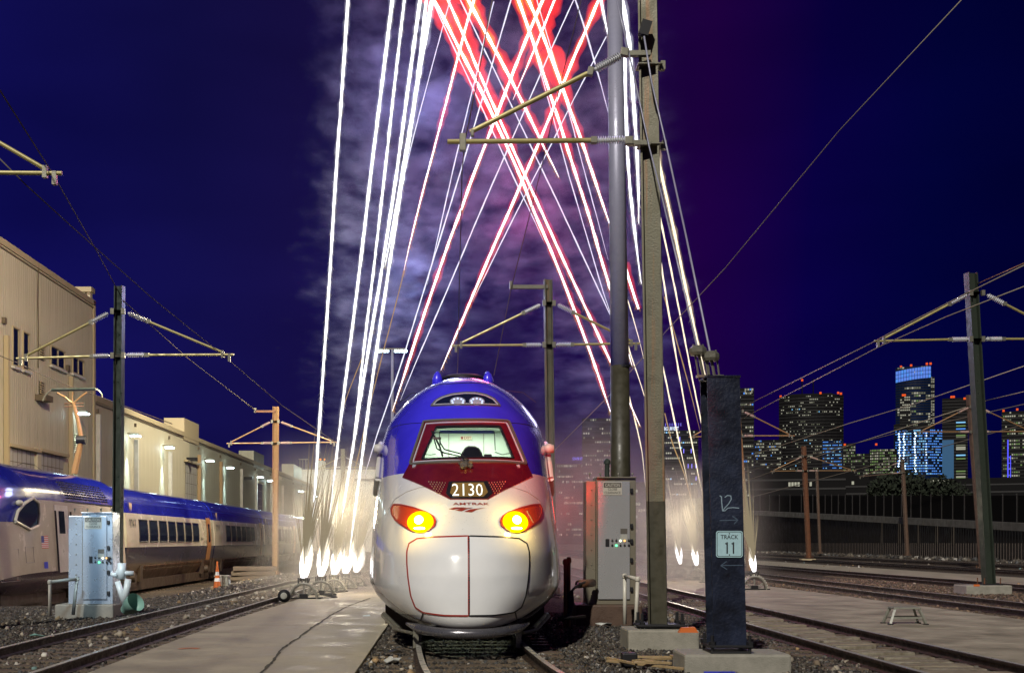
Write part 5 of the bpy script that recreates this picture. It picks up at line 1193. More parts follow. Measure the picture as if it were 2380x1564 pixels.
# ================================================================== viaduct wall, fence and city
NV = 34; vt = thing('viaduct_wall', 'long dark viaduct wall with pale concrete coping rising away at right', 'wall', (44.5, 60, 0))
def vz(Y): return lerp_tab([(60, 1.3), (93, 2.3), (173, 5.2), (260, 7.6)], Y)
yy = 60
while yy < 250:
    d = 4.0 if yy < 110 else 10.0; a, b = yy - 60, yy + d - .03 - 60
    za, zc_ = vz(yy), vz(yy + d)
    MB().add([(-.25, a, za), (.6, a, za), (.6, a, za + .62), (-.25, a, za + .62), (-.25, b, zc_), (.6, b, zc_), (.6, b, zc_ + .62), (-.25, b, zc_ + .62)], [(0, 1, 2, 3), (7, 6, 5, 4), (0, 4, 5, 1), (1, 5, 6, 2), (2, 6, 7, 3), (3, 7, 4, 0)]).build('coping_segment', M['coping'], vt)
    yy += d
mb = MB(); yy = 60
while yy < 250:
    w2 = .5; mb.add([(0, yy - 60, -.06), (0, yy + w2 * .55 - 60, -.06), (.12, yy + w2 * .6 - 60, -.06), (.12, yy + w2 - 60, -.06), (0, yy - 60, vz(yy)), (0, yy + w2 * .55 - 60, vz(yy)), (.12, yy + w2 * .6 - 60, vz(yy)), (.12, yy + w2 - 60, vz(yy))], [(0, 1, 5, 4), (1, 2, 6, 5), (2, 3, 7, 6)]); yy += w2
s_ = mb.build('sheet_piling', M['sheet'], vt); s_['kind'] = 'stuff'
ft = thing('viaduct_fence', 'tall dark screened fence with thin posts on top of the viaduct', 'fence', (44.7, 60, 0))
yy = 61; k = 0; pm = MB().box((0, 0, 1.15), (.08, .08, 2.3)).mesh('post'); pm.materials.append(M['fence'])
while yy < 250:
    link('post', pm, None, ft, (0, yy - 60, vz(yy) + .62)); yy += 2.4 if yy < 150 else 5
yy = 61
while yy < 245:
    d = 4.8 if yy < 150 else 10
    MB().add([(.06, yy - 60, vz(yy) + .66), (.06, yy + d - .1 - 60, vz(yy + d) + .66), (.06, yy + d - .1 - 60, vz(yy + d) + 2.75), (.06, yy - 60, vz(yy) + 2.75), (.09, yy - 60, vz(yy) + .66), (.09, yy + d - .1 - 60, vz(yy + d) + .66), (.09, yy + d - .1 - 60, vz(yy + d) + 2.75), (.09, yy - 60, vz(yy) + 2.75)], [(0, 1, 2, 3), (7, 6, 5, 4), (3, 2, 6, 7)]).build('screen_panel', M['screen'], ft); yy += d
# towers: body + storey bands + lit windows
def tower(name, label, u0, u1, vt_, vb_, Y, m='tower', rows=20, cols=14, fill=.35, lit='winw', depth=30, rowmask=None, curve=0, wh=.45, ww=.72, beacons=(), seed=1, maxw=290, side=None, topv=None, lits=None, mrg=(.03, .03)):
    rr = random.Random(seed); x0, x1 = X(u0, Y), X(u1, Y); w_ = x1 - x0; h_ = Z(vt_, Y); zb0 = -2
    t = thing(name, label, 'building', ((x0 + x1) / 2, Y, 0), rz=-math.atan2((x0 + x1) / 2, Y))
    def fy(f): return -curve * (1 - (2 * f - 1) ** 2)          # bowed front
    n = 10 if curve else 1
    poly = [(-w_ / 2 + w_ * k / n, fy(k / n)) for k in range(n + 1)] + [(w_ / 2, depth), (-w_ / 2, depth)]
    MB().prism(poly, 2, zb0, h_).build('walls', M[m], t)
    z1 = Z(vb_, Y); rh = (h_ - z1) / rows; cwid = w_ * (1 - sum(mrg)) / cols
    for r_ in range(rows):
        mb = MB()
        for k in range(n):
            fa, fb = k / n, (k + 1) / n; z = z1 + r_ * rh
            mb.add([(-w_ / 2 + w_ * fa, fy(fa) - .25, z), (-w_ / 2 + w_ * fb, fy(fb) - .25, z), (-w_ / 2 + w_ * fb, fy(fb) - .25, z + rh * .2), (-w_ / 2 + w_ * fa, fy(fa) - .25, z + rh * .2)], [(0, 1, 2, 3)])
        mb.build('storey_band', M['band'], t)
    wm = {}
    def wmesh(key):
        if key not in wm:
            me = MB().box((0, 0, 0), (cwid * ww, .12, rh * wh)).mesh('window'); me.materials.append(E[key]); wm[key] = me
        return wm[key]
    cand = []
    for r_ in range(rows):
        rowf = fill * (rr.choice((.25, 1, 1.6, 2.2)) if rowmask is None else rowmask(r_, rows)); on_ = rr.random() < rowf
        for c_ in range(cols):
            on_ = (rr.random() < .78) if on_ else (rr.random() < rowf * .45)
            if rr.random() < .1: on_ = rr.random() < rowf
            if on_: cand.append((r_, c_))
    rr.shuffle(cand)
    for r_, c_ in cand[:maxw]:
        f = mrg[0] + (c_ + .5) / cols * (1 - sum(mrg)); kk = lits(rr, r_, c_) if lits else lit
        link('window', wmesh(kk), None, t, (-w_ / 2 + w_ * f, fy(f) - .34, z1 + (r_ + .62) * rh))
    for (bu, bv) in beacons: MB().box((X(bu, Y) - (x0 + x1) / 2, 0, Z(bv, Y)), (1.5 * Y / 900, 1, 1.5 * Y / 900)).build('beacon', E['redl'], t)
    return t
def mixw(a, b, c, p=(.7, .2, .1)): return lambda rr, r_, k: rr.choices((a, b, c), p)[0]
T = 900
ta = tower('wide_tower', 'wide dark office tower with many small lit windows', 1813, 1957, 920, 1094, T, rows=24, cols=34, fill=.30, curve=6, depth=40, beacons=((1817, 919), (1906, 914), (1945, 915), (1951, 917)), seed=3, maxw=215, ww=.6, wh=.30, lits=mixw('winw', 'winy', 'winc', (.6, .36, .04)), topv=1)
MB().prism([(-20, 0), (20, 0), (14, 2), (-14, 2)], 1, 2, 20).build('roof_plant', M['tower'], ta, (0, 0, Z(920, T)))
for u, v in ((1865, 878), (1890, 875)): MB().tube((X(u, T) - X(1885, T), 12, Z(920, T)), (X(u, T) - X(1885, T), 12, Z(v, T)), .5, 5).build('roof_mast', M['tower'], ta)
MB().box((X(1865, T) - X(1885, T), 12, Z(878, T)), (1.4, 1.4, 1.6)).build('beacon', E['redl'], ta)
tower('blue_lit_annex', 'narrow annex of cyan lit floors in front of the wide tower', 1912, 1957, 1024, 1092, 860, rows=9, cols=14, fill=1.0, lit='winb', depth=8, seed=5, rowmask=lambda r, n: 1, lits=mixw('winb', 'winc', 'winy', (.45, .3, .25)), ww=.8, wh=.28, m='towerb')
tb = tower('crowned_tower', 'tallest tower with a glowing blue crown', 2084, 2161, 853, 985, 1000, m='towerb', rows=22, cols=14, fill=.22, curve=5, depth=30, seed=8, wh=.6, ww=.78, beacons=((2096, 851), (2118, 849), (2152, 847), (2160, 847)), lits=mixw('winw', 'winy', 'wing', (.35, .55, .10)), mrg=(.05, .02),
           rowmask=lambda r, n: 1.6 if r < 13 else .9)
x_ = X(2084, 999) - X(2122.5, 999); w_ = X(2161, 999) - X(2084, 999)
for r_ in range(3):
    for k in range(13):
        f0, f1 = k / 13 + .006, (k + 1) / 13 - .006; yb_ = lambda f: -5 * (1 - (2 * f - 1) ** 2) - .9
        za = Z(879 - r_ * 9, 999) + (1 - 1) ; tilt_ = lambda f: -3.2 * (1 - f)
        MB().add([(x_ + w_ * f0, yb_(f0), za + tilt_(f0)), (x_ + w_ * f1, yb_(f1), za + tilt_(f1)), (x_ + w_ * f1, yb_(f1), za + 2.85 + tilt_(f1)), (x_ + w_ * f0, yb_(f0), za + 2.85 + tilt_(f0)), (x_ + w_ * f0, yb_(f0) + .4, za + tilt_(f0)), (x_ + w_ * f1, yb_(f1) + .4, za + tilt_(f1)), (x_ + w_ * f1, yb_(f1) + .4, za + 2.85 + tilt_(f1)), (x_ + w_ * f0, yb_(f0) + .4, za + 2.85 + tilt_(f0))], [(0, 1, 2, 3), (3, 2, 6, 7), (0, 3, 7, 4), (1, 5, 6, 2)]).build('crown_panel', E['crown'] if random.random() < .8 else E['winb'], tb)
tower('narrow_side_tower', 'narrow dark shaft with bright balconies joined to the crowned tower', 2161.5, 2172, 876, 985, 1000, rows=30, cols=2, fill=.75, depth=22, seed=12, wh=.4, ww=.8)
tower('dark_slab', 'slim black slab in front of the crowned tower', 2092, 2115.5, 921, 986, 940, rows=11, cols=5, fill=.32, depth=10, seed=14, beacons=((2099, 918), (2103, 918)))
tc_ = tower('round_lower_tower', 'broad curved lower tower with glowing blue floors and star-like lamps', 2081, 2190, 1000, 1106, 900, m='towerb', rows=17, cols=26, fill=1.0, curve=9, depth=26, seed=16, rowmask=lambda r, n: 3, lits=lambda rr, r, c: 'winb' if (c > 15 and rr.random() < .75) or c < 4 else ('winc' if rr.random() < .5 else 'winb'), wh=.42, ww=.80, maxw=298)
x0c = X(2135.5, 900)
for u in (2105, 2116, 2140, 2163, 2172):
    for r_ in range(15):
        f = (u - 2081) / 109.; MB().lathe((0, 0, -.75), (0, 0, .75), [(0, .1), (.5, .75), (1, .1)], 5).build('star_lamp', E['starb'], tc_, (X(u, 890) - x0c + random.uniform(-.6, .6), -9 * (1 - (2 * f - 1) ** 2) - 1.2, Z(1006 + r_ * 6.3, 890)))
tower('dark_podium_block', 'black block between the crowned tower and the curved lower tower', 2080, 2164, 985, 1001, 930, rows=2, cols=22, fill=.25, depth=8, seed=19, lit='winy')
td = tower('black_slab_tower', 'black slab tower right of the blue towers, lit floors on its right face', 2192, 2247, 925, 1118, 880, rows=26, cols=10, fill=0, depth=30, seed=21, beacons=((2212, 922), (2217, 922), (2240, 927), (2245, 927)))
MB().b2((X(2192, 880) - X(2219.5, 880) , -.9, -1), (X(2217, 880) - X(2219.5, 880), -.3, Z(1022, 880))).build('teal_face', M['towert'], td)
for r_, (v, k_) in enumerate(((982, 'winc'), (990, 'wing'), (997, 'winb'), (1012, 'wing'), (1016, 'winy'), (1035, 'winy'), (1040, 'winw'), (1044, 'winw'), (1058, 'winc'), (1066, 'wing'), (1095, 'wing'), (1101, 'winy'), (1108, 'winw'), (1112, 'wing'))):
    MB().b2((X(2222, 880) - X(2219.5, 880), -.8, Z(v + 1.6, 880)), (X(2242, 880) - X(2219.5, 880), -.4, Z(v - 1.4, 880))).build('lit_floor', E[k_], td)
tower('green_block', 'low wide block with green-lit windows left of the blue tower', 2022, 2083, 1044, 1102, 840, rows=9, cols=16, fill=.85, depth=16, lits=mixw('wing', 'winw', 'winy', (.55, .2, .25)), seed=23, rowmask=lambda r, n: 1.2, curve=2, wh=.5, ww=.7, beacons=((2037.5, 1032),))
tower('small_dark_block', 'small dark block just right of the wide tower', 1960, 1988, 1030, 1096, 880, rows=10, cols=8, fill=.5, depth=14, seed=25, lits=mixw('winy', 'wing', 'winw', (.5, .3, .2)), beacons=((1964, 1033),))
tower('low_stepped_block', 'low stepped block between the small dark block and the green block', 1988, 2020, 1054, 1104, 860, rows=7, cols=9, fill=.45, depth=14, seed=27, lits=mixw('winy', 'wing', 'winw', (.4, .4, .2)))
th = tower('far_right_tower', 'dark tower cut by the right edge with a vertical blue light line', 2332, 2410, 955, 1118, 900, rows=20, cols=16, fill=.45, depth=30, seed=29, beacons=((2336, 953), (2365, 951)), lits=mixw('winy', 'wing', 'winw', (.35, .25, .4)), wh=.4)
MB().b2((X(2344, 899) - X(2371, 899), -1.5, Z(1110, 899)), (X(2346.5, 899) - X(2371, 899), -1, Z(1021, 899))).build('neon_line', E['neon'], th)
for k in range(4): MB().b2((X(2345, 899) - X(2371, 899), -1.5, Z(1062 + k * 14, 899)), (X(2352, 899) - X(2371, 899), -1, Z(1060.5 + k * 14, 899))).build('neon_step', E['neon'], th)
MB().b2((X(2350, 899) - X(2371, 899), -1.5, Z(1110, 899)), (X(2351.5, 899) - X(2371, 899), -1, Z(1058, 899))).build('neon_line', E['neon'], th)
ti = tower('lamp_topped_tower', 'narrow dark tower topped by pale vertical lamps, just right of the column', 1712, 1752, 902, 1165, 820, rows=30, cols=8, fill=.22, depth=24, seed=31, lits=mixw('winw', 'winb', 'winy', (.6, .15, .25)))
for u in (1717, 1732, 1747): MB().b2((X(u - .8, 819) - X(1732, 819), -1.2, Z(914, 819)), (X(u + .8, 819) - X(1732, 819), -.6, Z(903, 819))).build('top_lamp', E['winw'], ti)
tower('low_bright_block', 'low block with two bright rows of windows beside the wide tower', 1754, 1816, 1022, 1090, 780, rows=10, cols=20, fill=.5, depth=12, seed=33, rowmask=lambda r, n: {8: 3, 7: 2.2, 5: 1.6, 4: 1.0}.get(r, .3), lits=mixw('winw', 'winb', 'winy', (.7, .1, .2)))
tower('low_dark_block', 'low wide dark block with a few lamps under the wide tower', 1745, 1960, 1096, 1180, 700, rows=4, cols=30, fill=.04, depth=12, seed=35)
tower('low_dark_block', 'long low dark block behind the viaduct fence at the far right', 1961, 2420, 1112, 1180, 690, rows=4, cols=60, fill=.02, depth=12, seed=36)
tk = tower('sign_tower', 'smoke-veiled tower with a lit white sign on top, between mast and column', 1540, 1622, 1000, 1240, 520, rows=20, cols=16, fill=.28, depth=20, seed=41, lits=mixw('winw', 'winw', 'winc', (.6, .25, .15)), wh=.32)
lettering('BOURVEST', X(1577, 519) - X(1544, 519), 1.6, (X(1561, 519) - X(1581, 519), -2, Z(996, 519)), E['signe'], tk)
for k in range(8): MB().b2((X(1547 + k * 5, 519) - X(1581, 519), -1.2, Z(990, 519)), (X(1547.8 + k * 5, 519) - X(1581, 519), -.8, Z(983, 519))).build('roof_fin', E['signb'], tk)
for u, v in ((1580, 1020), (1589, 1048), (1606, 1048), (1599, 1083), (1607.5, 1083), (1616.5, 1083), (1617, 1112)): MB().b2((X(u - .8, 519) - X(1581, 519), -1.2, Z(v + 5, 519)), (X(u + .8, 519) - X(1581, 519), -.8, Z(v - 5, 519))).build('neon_bar', E['signb'], tk)
tl = tower('red_hazed_tower', 'dark tower with scattered yellow windows right behind the train', 1353, 1421, 972, 1240, 560, rows=26, cols=12, fill=.20, depth=20, seed=43, lits=mixw('winw', 'winy', 'winy', (.4, .4, .2)), wh=.4, ww=.6)
tm = tower('low_sign_block', 'low block with a small blue lit sign beside the train flank', 1292, 1356, 1078, 1250, 480, rows=14, cols=14, fill=.25, depth=16, seed=45, lits=mixw('winw', 'winy', 'winy', (.4, .4, .2)), wh=.4)
lettering('STATE ST', X(1354, 479) - X(1331, 479), 1.1, (X(1342.5, 479) - X(1324, 479), -1, Z(1066, 479)), E['signb'], tm)
tower('city_block', 'low dark city block behind the left trails with amber lamps', 850, 905, 1085, 1230, 520, rows=9, cols=10, fill=.12, depth=16, seed=47, lit='winy')
tower('city_block', 'low dark city block between the tubular mast and the foreground mast', 1421, 1545, 1120, 1240, 500, rows=8, cols=20, fill=.15, depth=16, seed=49, lit='winw')
# trees in front of the towers: dark crowns
def tree_(label, u, v, Y, r, seed):
    rr = random.Random(seed); x = X(u, Y); zc = Z(v, Y); t = thing('tree', label, 'tree', (x, Y, 0), 'dark trees behind the viaduct fence')
    MB().tube((0, 0, 0), (0, 0, zc), r * .10, 6, r * .05).build('trunk', M['bark'], t)
    mb = MB()
    for k in range(900):
        a = rr.uniform(0, 6.28); b = rr.uniform(-1, 1); q = rr.random() ** .4 * r * (1 + .25 * math.sin(3 * a + seed)); c = Vector((math.cos(a) * math.sqrt(1 - b * b) * q, math.sin(a) * math.sqrt(1 - b * b) * q, zc + b * q * .8)); s = r * .09
        d1 = Vector((rr.uniform(-1, 1), rr.uniform(-1, 1), rr.uniform(-1, 1))).normalized() * s; d2 = Vector((rr.uniform(-1, 1), rr.uniform(-1, 1), rr.uniform(-1, 1))).normalized() * s; mb.add([c - d1, c + d2, c + d1, c - d2], [(0, 1, 2, 3)])
    mb.build('crown', M['tree'], t)
for k, (u, v, r) in enumerate(((2050, 1145, 6), (2092, 1128, 8), (2135, 1146, 6), (2178, 1142, 7), (2215, 1150, 6))):
    tree_(['leftmost', 'second', 'middle', 'fourth', 'rightmost'][k] + ' of the dark trees below the blue towers', u, v, 420, r, k + 3)

# ================================================================== overhead wires
wire('pale catenary wire crossing the upper right sky diagonally', [(2240, -5, 22), (1950, 305, 26), (1686, 623, 32), (1547, 771, 38), (1420, 915, 45), (1290, 1045, 55)], .010, 'wireb')
wire('messenger wire falling from the left edge to the green pole and beyond', [(-5, 203, 18), (120, 400, 24), (228, 590, 30), (272, 672, 34), (289, 701, 34), (433, 830, 45), (592, 952, 59)], .013)
wire('contact wire from the upper left bracket past the green pole bracket', [(-5, 365, 20), (60, 430, 20), (169, 529, 24), (350, 690, 29), (531, 836, 34), (655, 942, 43), (783, 1030, 59)], .012)
wire('wire over the parked train passing its pantograph', [(-5, 825, 38), (40, 843, 39), (100, 871, 41), (166, 899, 43.5), (240, 925, 48), (400, 985, 62)], .014)
wire('thin wire rising from behind the train top to the top edge', [(1148, 872, 38), (1187, 675, 35), (1253, 413, 30), (1303, 194, 26), (1351, 0, 24)], .010)
wire('dark contact wire hanging through the big bracket tip', [(1144, 0, 17.5), (1116, 153, 18), (1080, 333, 18.3), (1074, 400, 19), (1068, 640, 26), (1064, 850, 34), (1062, 876, 35)], .009)
wire('upper pale wire climbing to the large right pole bracket', [(1716, 951, 61), (2026, 797, 36.6), (2100, 757, 33), (2245, 683, 30), (2390, 612, 27)], .014, 'wireb')
wire('lower pale wire passing under the large right pole bracket', [(1716, 977, 61), (2045, 805, 36.6), (2200, 736, 33), (2385, 664, 29)], .014, 'wireb')
wire('long thin wire crossing below the tower roofs', [(1725, 1064, 80), (1980, 982, 70), (2128, 938, 60), (2385, 849, 50)], .02, 'wireb')
wire('long thin wire from the fence to the rust pole top', [(1727, 1119, 110), (1990, 1030, 90), (2250, 945, 69)], .025, 'wireb')
wire('thin wire beyond the right pole at mid height', [(2278, 934, 66), (2385, 909, 55)], .02, 'wireb')
wire('faint bluish wire low at the far right', [(1727, 1160, 120), (2110, 1060, 112), (2385, 985, 90)], .022, 'wire')
wire('reddish wire leaving the top of the large right pole', [(2270, 660, 36.6), (2385, 610, 32)], .016, 'copper')
wire('thin wire low across the towers to the slim rust pole', [(1727, 1097, 100), (1868, 1060, 93), (2090, 1005, 80), (2385, 938, 70)], .018, 'wire')
# ================================================================== fireworks
def dens(pts, step=14):
    out = []
    # Catmull-Rom through the points so trails bend gently
    n = len(pts)
    for i in range(n - 1):
        p0 = pts[max(i - 1, 0)]; p1 = pts[i]; p2 = pts[i + 1]; p3 = pts[min(i + 2, n - 1)]; L = math.hypot(p2[0] - p1[0], p2[1] - p1[1]); m = max(2, int(L / step))
        for k in range(m):
            t = k / m; out.append(tuple(.5 * ((2 * p1[j]) + (-p0[j] + p2[j]) * t + (2 * p0[j] - 5 * p1[j] + 4 * p2[j] - p3[j]) * t * t + (-p0[j] + 3 * p1[j] - 3 * p2[j] + p3[j]) * t ** 3) for j in (0, 1)))
    out.append(tuple(pts[-1])); return out
def trail(label, pts, w, kind, Y, w2=None, taper=True):
    """pts top to bottom in picture columns/rows at distance Y; w width at top, w2 at the bottom"""
    if pts[0][1] <= 0:      # carry on beyond the frame
        a, b = pts[0], pts[1]; d = ((a[0] - b[0]) / (b[1] - a[1]), -1); pts = [(a[0] + d[0] * 160, a[1] - 160)] + pts
    vv = np.array([p[1] for p in pts], float); uu = np.array([p[0] for p in pts], float)
    if len(pts) > 4:
        c = np.polyfit(vv / 1000, uu, 2); uf = np.polyval(c, vv / 1000); pts = [(a * .25 + b * .75, v) for a, b, v in zip(uu, uf, vv)]
    w *= .70; w2 = w if w2 is None else w2 * .85
    q = dens(pts); w2 = w if w2 is None else w2; n = len(q); s = Y / F; o = P(q[-1][0], q[-1][1], Y)
    t = thing('firework_trail', label, 'firework trail', o, 'firework trails')
    jit = lambda a: random.uniform(-a, a)
    p3 = []; rr_ = []
    for i, (u, v) in enumerate(q):
        f = i / (n - 1); p3.append(P(u + jit(.22), v, Y) - o); e = min(1, (n - 1 - i) / 10 + .15) if taper else 1
        rr_.append(max((w + (w2 - w) * f) / 2 * s * e * (1 + jit(.22)), .004))
    core = {'white': 'wcore', 'thin': 'wthin', 'red': 'wcore', 'cream': 'cream', 'tan': 'tanl'}[kind]
    MB().path(p3, rr_, 6).build('core', E[core], t)
    if kind == 'red':
        for nm, m, sc in (('ember_glow', 'ochv', 1.9), ('red_glow', 'redv', 5.6)):
            rad = []; a = 1.0; b = 1.0
            for i in range(n):
                hot = max(.38, 1.30 - q[i][1] / 420); a = a * .84 + .16 * random.choice((.1, .5, 1.0, 1.4, 3.6)); rad.append(max(rr_[i] * (1 + (sc - 1) * a * hot), .03))
            pp_ = [p3[i] + Vector((jit(.6) * rr_[i] + .25 * rr_[i] * sc * .3, 0, 0)) for i in range(n)]
            MB().path(pp_, rad, 8).build(nm, E[m], t)
    elif w > 4.4:
        MB().path(p3, [r * random.uniform(1.9, 2.9) for r in rr_], 8).build('spark_glow', E['whv' if kind == 'white' else 'crv'], t)
    if kind in ('white', 'cream', 'red') and w > 4.2:      # fur of falling sparks
        mb = MB(); cnt = int(n * 26)
        for k in range(cnt):
            i = random.randrange(n - 1); f = random.random(); c = p3[i].lerp(p3[i + 1], f); sd = random.choice((-1, 1)); r0 = rr_[i]
            if kind == 'red' and q[i][1] < 330: continue
            L = random.uniform(3, 13) * s * random.uniform(.4, 1.3); a = R(random.uniform(6, 34)) * sd; d = Vector((math.sin(a), random.uniform(-.3, .3), -math.cos(a) if kind != 'x' else 1)) * L
            st = c + Vector((sd * r0 * .7, .03, 0)); wd = .011 * Y / 36
            mb.add([st + Vector((0, 0, wd)), st - Vector((0, 0, wd)), st + d], [(0, 1, 2)])
        h = mb.build('spark_fur', E['hair'] if kind != 'red' else E['ochre'], t); h['kind'] = 'stuff'
    return t
YL = 36
trail('leftmost white firework trail, thick and nearly straight', [(809, 0), (795.7, 211), (784, 338), (774.6, 490), (767, 661), (747, 924), (736.5, 1051), (731, 1160), (722, 1300)], 9, 'white', YL - 2, 5)
trail('second white trail from the left with feathery edges', [(912, 0), (888.8, 190), (863.4, 381), (838, 626), (808.4, 840), (787, 1009), (774.6, 1115), (762, 1240), (752, 1300)], 10.5, 'white', YL, 4.5)
trail('third white trail from the left, narrower, merging downwards', [(939.5, 0), (914, 211), (893, 423), (868, 640), (850.7, 755), (836, 903), (822, 1010)], 8, 'white', YL + 1, 5)
trail('fourth white trail from the left, thick', [(975.5, 0), (948, 211), (924.7, 423), (886, 650), (867.6, 734), (842, 873), (825, 988), (811, 1085), (795, 1200), (785, 1290)], 11, 'white', YL + 2, 5)
trail('fifth white trail, joining the fourth halfway up', [(990, 0), (969, 211), (935, 380), (918, 500), (895, 620)], 10, 'white', YL + 2.6, 5)
trail('sixth white trail, broadest of the left bundle', [(1004, 0), (973, 169), (952, 317), (925, 487), (902.5, 645), (880, 776), (863.4, 890), (842, 1060), (828, 1160), (812, 1290)], 13, 'white', YL + 3.2, 5)
trail('hairline white trail splitting off the left bundle upwards', [(1047.4, 0), (998.8, 177.7), (965, 296), (950, 360), (941.7, 406), (930, 450)], 3.2, 'thin', YL + 4)
trail('slim reddish trail leaning right from the top, leftmost of the red ones', [(1099.8, 0), (1076, 72), (1053.8, 177.7), (1024, 304.6), (986, 435.7), (952, 558), (937, 640)], 8, 'red', 40, 2.5)
trail('tan lower continuation of the leftmost red trail', [(939.5, 628), (914, 734), (884.5, 840), (859, 941), (838, 1040), (800, 1200)], 3.5, 'tan', 40)
trail('tan streak crossing between the left white trails', [(842, 830), (800, 940), (788, 1010), (766, 1130)], 3, 'tan', 39)
trail('fine white trail left of the big bracket tip', [(1147, 5), (1122, 106), (1108, 181), (1088.7, 250), (1065, 339), (1047, 413), (1019.9, 550), (992, 662)], 3.8, 'thin', 41)
trail('fine white trail right of the big bracket tip', [(1187, 0), (1144, 144), (1116.5, 244.5), (1088.7, 339), (1066.5, 413), (1028, 540), (998.8, 628), (965, 742), (937.4, 840), (905.7, 924), (872, 1009), (848, 1110)], 4.5, 'thin', 41.6, 3.5)
trail('broad red-edged trail from the top centre down to the train shoulder', [(1261, 0), (1224.8, 80.6), (1183, 191.7), (1148.4, 289), (1127.6, 339), (1097, 413), (1073, 490), (1047, 549), (1023, 622), (973.4, 768), (943.8, 865), (910, 955)], 9, 'red', 42, 5)
trail('pale thin trail meeting the train roof at left', [(1333, 0), (1280, 111), (1255, 172), (1208, 283), (1174.8, 361), (1117, 490), (1069, 612), (1024.8, 712), (1007, 751), (965, 840), (930, 930)], 4.2, 'thin', 42.6, 3.5)
trail('red-edged trail ending on the train roof, passing the grey pole bracket', [(1391.5, 0), (1361, 72), (1333, 128), (1305, 206), (1283, 264), (1255, 333), (1219, 413), (1184, 490), (1143, 575), (1098.8, 682), (1061.8, 775), (1026, 860)], 8.5, 'red', 43.5, 5)
trail('thin white trail running close beside the roof-ending red one', [(1409, 86), (1383, 136), (1352.6, 194.5), (1319, 258), (1277.6, 347), (1241.5, 413), (1213.5, 467.5), (1169, 553), (1098.8, 700.6)], 4, 'thin', 44)
trail('fiery wide trail ending in mid air left of the tubular mast', [(1086, 0), (1130, 80.6), (1183, 172), (1219, 247), (1255, 328), (1285, 385), (1299.8, 413)], 10, 'red', 45, 7)
trail('long red-edged trail falling right across the centre to the tubular mast', [(1008, 0), (1033, 41.7), (1066.5, 111), (1105, 178), (1136, 236), (1180, 339), (1217, 426.8), (1232, 490), (1276.4, 582), (1313.4, 671), (1350.4, 767), (1380, 837.5), (1404, 909), (1428, 975)], 10, 'red', 46, 6)
trail('second long red-edged trail, splitting right of the first at mid height', [(1043, 0), (1074.8, 69), (1111, 167), (1140, 236), (1182, 330), (1224.6, 419), (1261.6, 497), (1306, 597), (1357.8, 704), (1394.8, 786), (1420, 840), (1462, 935), (1486, 990)], 8, 'red', 47, 5)
trail('thin white trail from the upper centre joining the long red one', [(1003, 0), (1024.8, 50), (1061, 125), (1102.6, 208), (1141.5, 297), (1191.5, 411), (1228, 478.6), (1262, 560)], 4.2, 'thin', 47.6)
trail('thin white trail falling to the right behind the tubular mast', [(1069, 0), (1091.5, 47), (1122, 111), (1174.8, 217), (1208, 286), (1269, 413), (1295, 464), (1346.7, 578.5), (1380, 649), (1415, 726.5), (1450, 800)], 4.5, 'thin', 48)
trail('red-edged trail passing behind the tubular mast to its right', [(1205, 0), (1230, 66.7), (1247, 117), (1277.6, 219.5), (1302.6, 292), (1319, 350), (1346.7, 434), (1372.6, 508), (1394.8, 600.7), (1415, 664), (1445, 600 + 64), (1457.7, 690), (1484, 760)][:10] + [(1437, 735), (1470, 850)], 8.5, 'red', 49, 6)
trail('short red-edged stub between the two big masts', [(1452, 610), (1459, 640), (1484, 718)], 7, 'red', 49.5, 5, False)
trail('bright red-edged trail vanishing behind the tubular mast halfway down', [(1230, 0), (1249.8, 41.7), (1274.8, 111), (1302.6, 192), (1324.8, 264), (1355, 344.5), (1387, 441.6), (1414, 512), (1430, 550)], 9.5, 'red', 50, 7)
trail('thin pale trail just left of the bright one near the tubular mast', [(1241.5, 110), (1261, 189), (1286, 266.7), (1322, 411), (1335.6, 449), (1365, 552.6), (1394.8, 663.6), (1415, 719), (1438, 780)], 3.6, 'thin', 50.6)
trail('second thin pale trail by the tubular mast', [(1247, 0), (1263.7, 55.6), (1300, 170), (1330, 290), (1345, 360), (1385, 500), (1415, 605)], 3.2, 'thin', 51)
trail('thin trail meeting the tubular mast high up', [(1336, 0), (1363.7, 80.6), (1388.7, 166.7), (1410, 247), (1420, 290)], 5, 'thin', 51)
trail('short fiery trail ending beside a curl high in the centre', [(1288.7, 0), (1263.7, 64), (1241.5, 117), (1202.6, 205.6), (1193, 233)], 7.5, 'red', 45.6, 4)
trail('thick white trail touching the tubular mast at the top', [(1397, 0), (1404, 40), (1411, 72), (1422, 120)], 9, 'white', 52)
YR = 50
trail('thick white trail filling the gap between the two masts', [(1447, 0), (1460, 60), (1470, 120), (1466, 200), (1474, 330), (1482, 430), (1488, 520)], 14, 'white', YR, 6)
trail('feathery white trail in the gap, slightly left', [(1452, 130), (1455, 240), (1458, 353), (1465, 453), (1481.8, 582), (1490, 660)], 10, 'white', YR + .8, 6)
trail('rightmost thick white trail, right of the foreground mast', [(1528, 340), (1533.6, 397), (1548, 460), (1565, 523), (1591, 656), (1613, 756), (1631.6, 841), (1641, 890), (1662, 980), (1700, 1180), (1732, 1300)], 9, 'cream', 40, 4)
trail('second trail right of the foreground mast', [(1526, 460), (1535, 516), (1557.6, 612), (1579.8, 723), (1598, 830), (1613, 908), (1632, 985), (1655, 1100), (1680, 1250)], 6, 'cream', 47, 3)
trail('third trail right of the foreground mast', [(1530, 580), (1537, 615.5), (1554, 723), (1568.7, 812), (1585, 908), (1604, 1010), (1625, 1110), (1640, 1190)], 5.6, 'cream', 49, 3)
trail('tan trail crossing the third one near its middle', [(1545, 690), (1561, 756), (1583.5, 834), (1606, 908), (1626, 1000)], 3.5, 'tan', 49.5)
